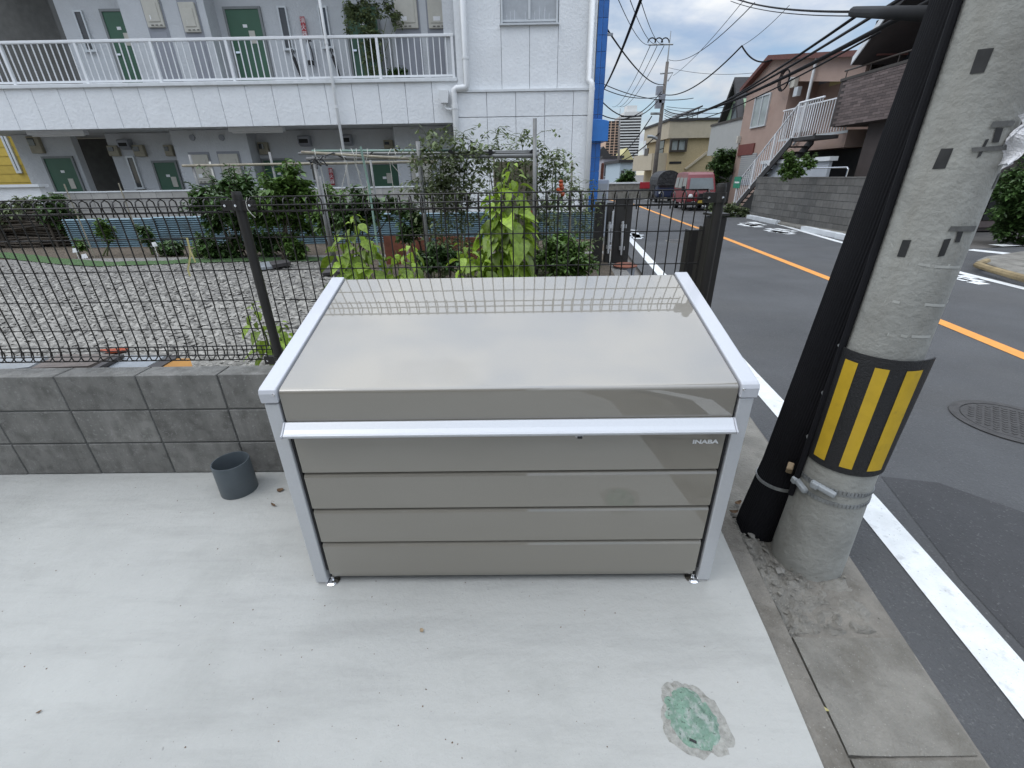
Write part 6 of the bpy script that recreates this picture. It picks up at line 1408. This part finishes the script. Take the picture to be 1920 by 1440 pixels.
MB().box(xo1+3, xg1+.5, TWY-1.5, TWY+20, zg, zg+3.2).build('crown', mt['tower_white'], tw_); MB().box((xo1+xg1)/2-4, (xo1+xg1)/2+6, TWY+4, TWY+15, zg+3.2, zg+9).build('rooftop_plant', mt['tower_white'], tw_)
fh = zo/21
wm_ = MB().box(0, 3.2, 0, .6, 0, 1.5).mesh('window', mt['dark']); sm_ = MB().box(0, xg1-xo1, 0, 1.6, 0, 1.1).mesh('balcony_row', mt['tower_white']); dm_ = MB().box(0, xg1-xo1, 0, .3, 0, 1.7).mesh('window_row', mt['dark'])
for i in range(5, 21):
    for k_ in range(3): piece('window', wm_, tw_, TR((xo0+1.0+k_*(xo1-xo0)/3, TWY+3.6, i*fh+.8)))
for i in range(5, 22):
    piece('balcony_row', sm_, tw_, TR((xo1, TWY-1.6, i*zg/22.))); piece('window_row', dm_, tw_, TR((xo1, TWY-.31, i*zg/22.+1.2)))
# ------------------------------------------------------------------ overhead wires
wn_ = [0]
def wire(label, a, Ya, b_, Yb, r=.012, sag=.3, n=16):
    p, q = PY(*a, Ya), PY(*b_, Yb); path = []
    for i in range(n+1): u = i/n; s = p.lerp(q, u); s.z -= sag*4*u*(1-u); path.append(s)
    return tag(MB().tube(path, r*.75, 6).build('overhead_wire', mt['cable'], loc=path[0], smooth=True), label, 'wire', 'overhead wires')
wire('thick black cable running down left beside the blue tiles', (1205,-10), 11, (1124,178), 26, .045, .25)
wire('upper left power line to the first insulator of the far pole', (1158,-4), 15, (1218,84), 34.5, .016, .3)
wire('upper middle power line to the second insulator of the far pole', (1180,-4), 15, (1231,82), 34.5, .016, .3)
wire('upper right power line to the third insulator of the far pole', (1202,3), 15, (1244,82), 34.5, .016, .3)
wire('power line falling left from the first insulator to the distance', (1219,86), 34.5, (1148,200), 80, .03, 1.0)
wire('power line falling left from the second insulator to the distance', (1232,86), 34.5, (1157,200), 80, .03, 1.0)
wire('power line falling left from the third insulator to the distance', (1245,86), 34.5, (1163,200), 80, .03, 1.0)
wire('wire from the blue tiled corner down to the far pole', (1130,42), 13.5, (1245,158), 34.5, .03, .4)
wire('faint wire above the cable bundle rising to the top right', (1254,112), 34.5, (1415,5), 16, .018, .5)
wire('faint crossing wire rising more steeply to the top right', (1262,142), 34.5, (1395,0), 18, .014, .2)
wire('black service cable from the far pole up to the peak point', (1248,178), 34.3, (1391,86), 22, .04, .5)
wire('black service cable drooping from the peak point to the salmon roof', (1391,86), 22, (1447,112), 21, .04, .25)
wire('thin wire from the peak point to the top right', (1391,86), 22, (1480,10), 17, .012, .1)
wire('sagging cable pair left of the far pole, upper', (1124,154), 30, (1300,184), 34, .03, .4)
wire('sagging cable pair left of the far pole, lower', (1130,166), 30, (1238,181), 34, .03, .25)
wire('low sagging cable from the blue corner to the far pole', (1122,183), 24, (1236,186), 34, .035, .9)
wire('lowest slack cable crossing to the far pole', (1120,211), 26, (1240,172), 34, .035, .8)
wire('level wire right of the far pole above the tan roof', (1250,200), 34, (1362,201), 30, .022, .1)
wire('lower level wire right of the far pole above the tan roof', (1250,204), 34, (1356,212), 30, .022, .1)
wire('faint upper level wire right of the far pole', (1254,127), 34.5, (1420,136), 30, .015, .2)
near_top = PC+Vector((0,0,7)); 
bund = (((1246,205),34.2,(1760,-6),5.0,.045,'thickest cable of the bundle from far pole to near pole'),((1246,212),34.2,(1700,-10),5.6,.03,'upper cable of the bundle crossing the salmon roof'),((1246,216),34.2,(1620,20),6.2,.03,'cable of the bundle sagging in front of the salmon gable'),((1246,222),34.2,(1650,60),7.5,.025,'lowest cable of the bundle reaching the brick house eave'),((1246,208),34.2,(1690,-2),5.2,.022,'thin cable twisted along the bundle'))
for a, Ya, b_, Yb, r, lb in bund: wire(lb, a, Ya, b_, Yb, r*.8, .55, 30)
wire('cable from the road bundle to the left down past the street light', (1222,218), 34, (1150,300), 60, .05, .5)
wire('second cable running down left of the far pole to the distance', (1236,250), 34, (1145,305), 60, .05, .5)
wire('looped cable with spirals at the top right running to the dark sleeve', (1370,-6), 9, (1602,22), 4.2, .012, .05)
wire('thin messenger wire under the looped cable at the top right', (1370,2), 9.1, (1605,30), 4.3, .006, .05)
s0_, s1_ = PY(1600,22,4.2), PY(1760,26,2.6); tag(MB().tube([s0_, s1_], .033, 10).build('cable_sleeve', mt['cable'], loc=s1_, smooth=True), 'thick dark sleeve on the cable meeting the near pole', 'cable sleeve')
q = PX(1472,150,HX-.2); t = thing('cable_coil', 'coil of spare cable hanging on the salmon gable wall', 'cable coil', (q.x, q.y, q.z-.35))
for k_ in range(3): MB().tube([(HX-.2-.03*k_, q.y+(.3+.03*k_)*math.cos(a_), q.z+(.32+.02*k_)*math.sin(a_)) for a_ in [2*PI*i/16 for i in range(17)]], .02, 6).build('loop', mt['cable'], t)
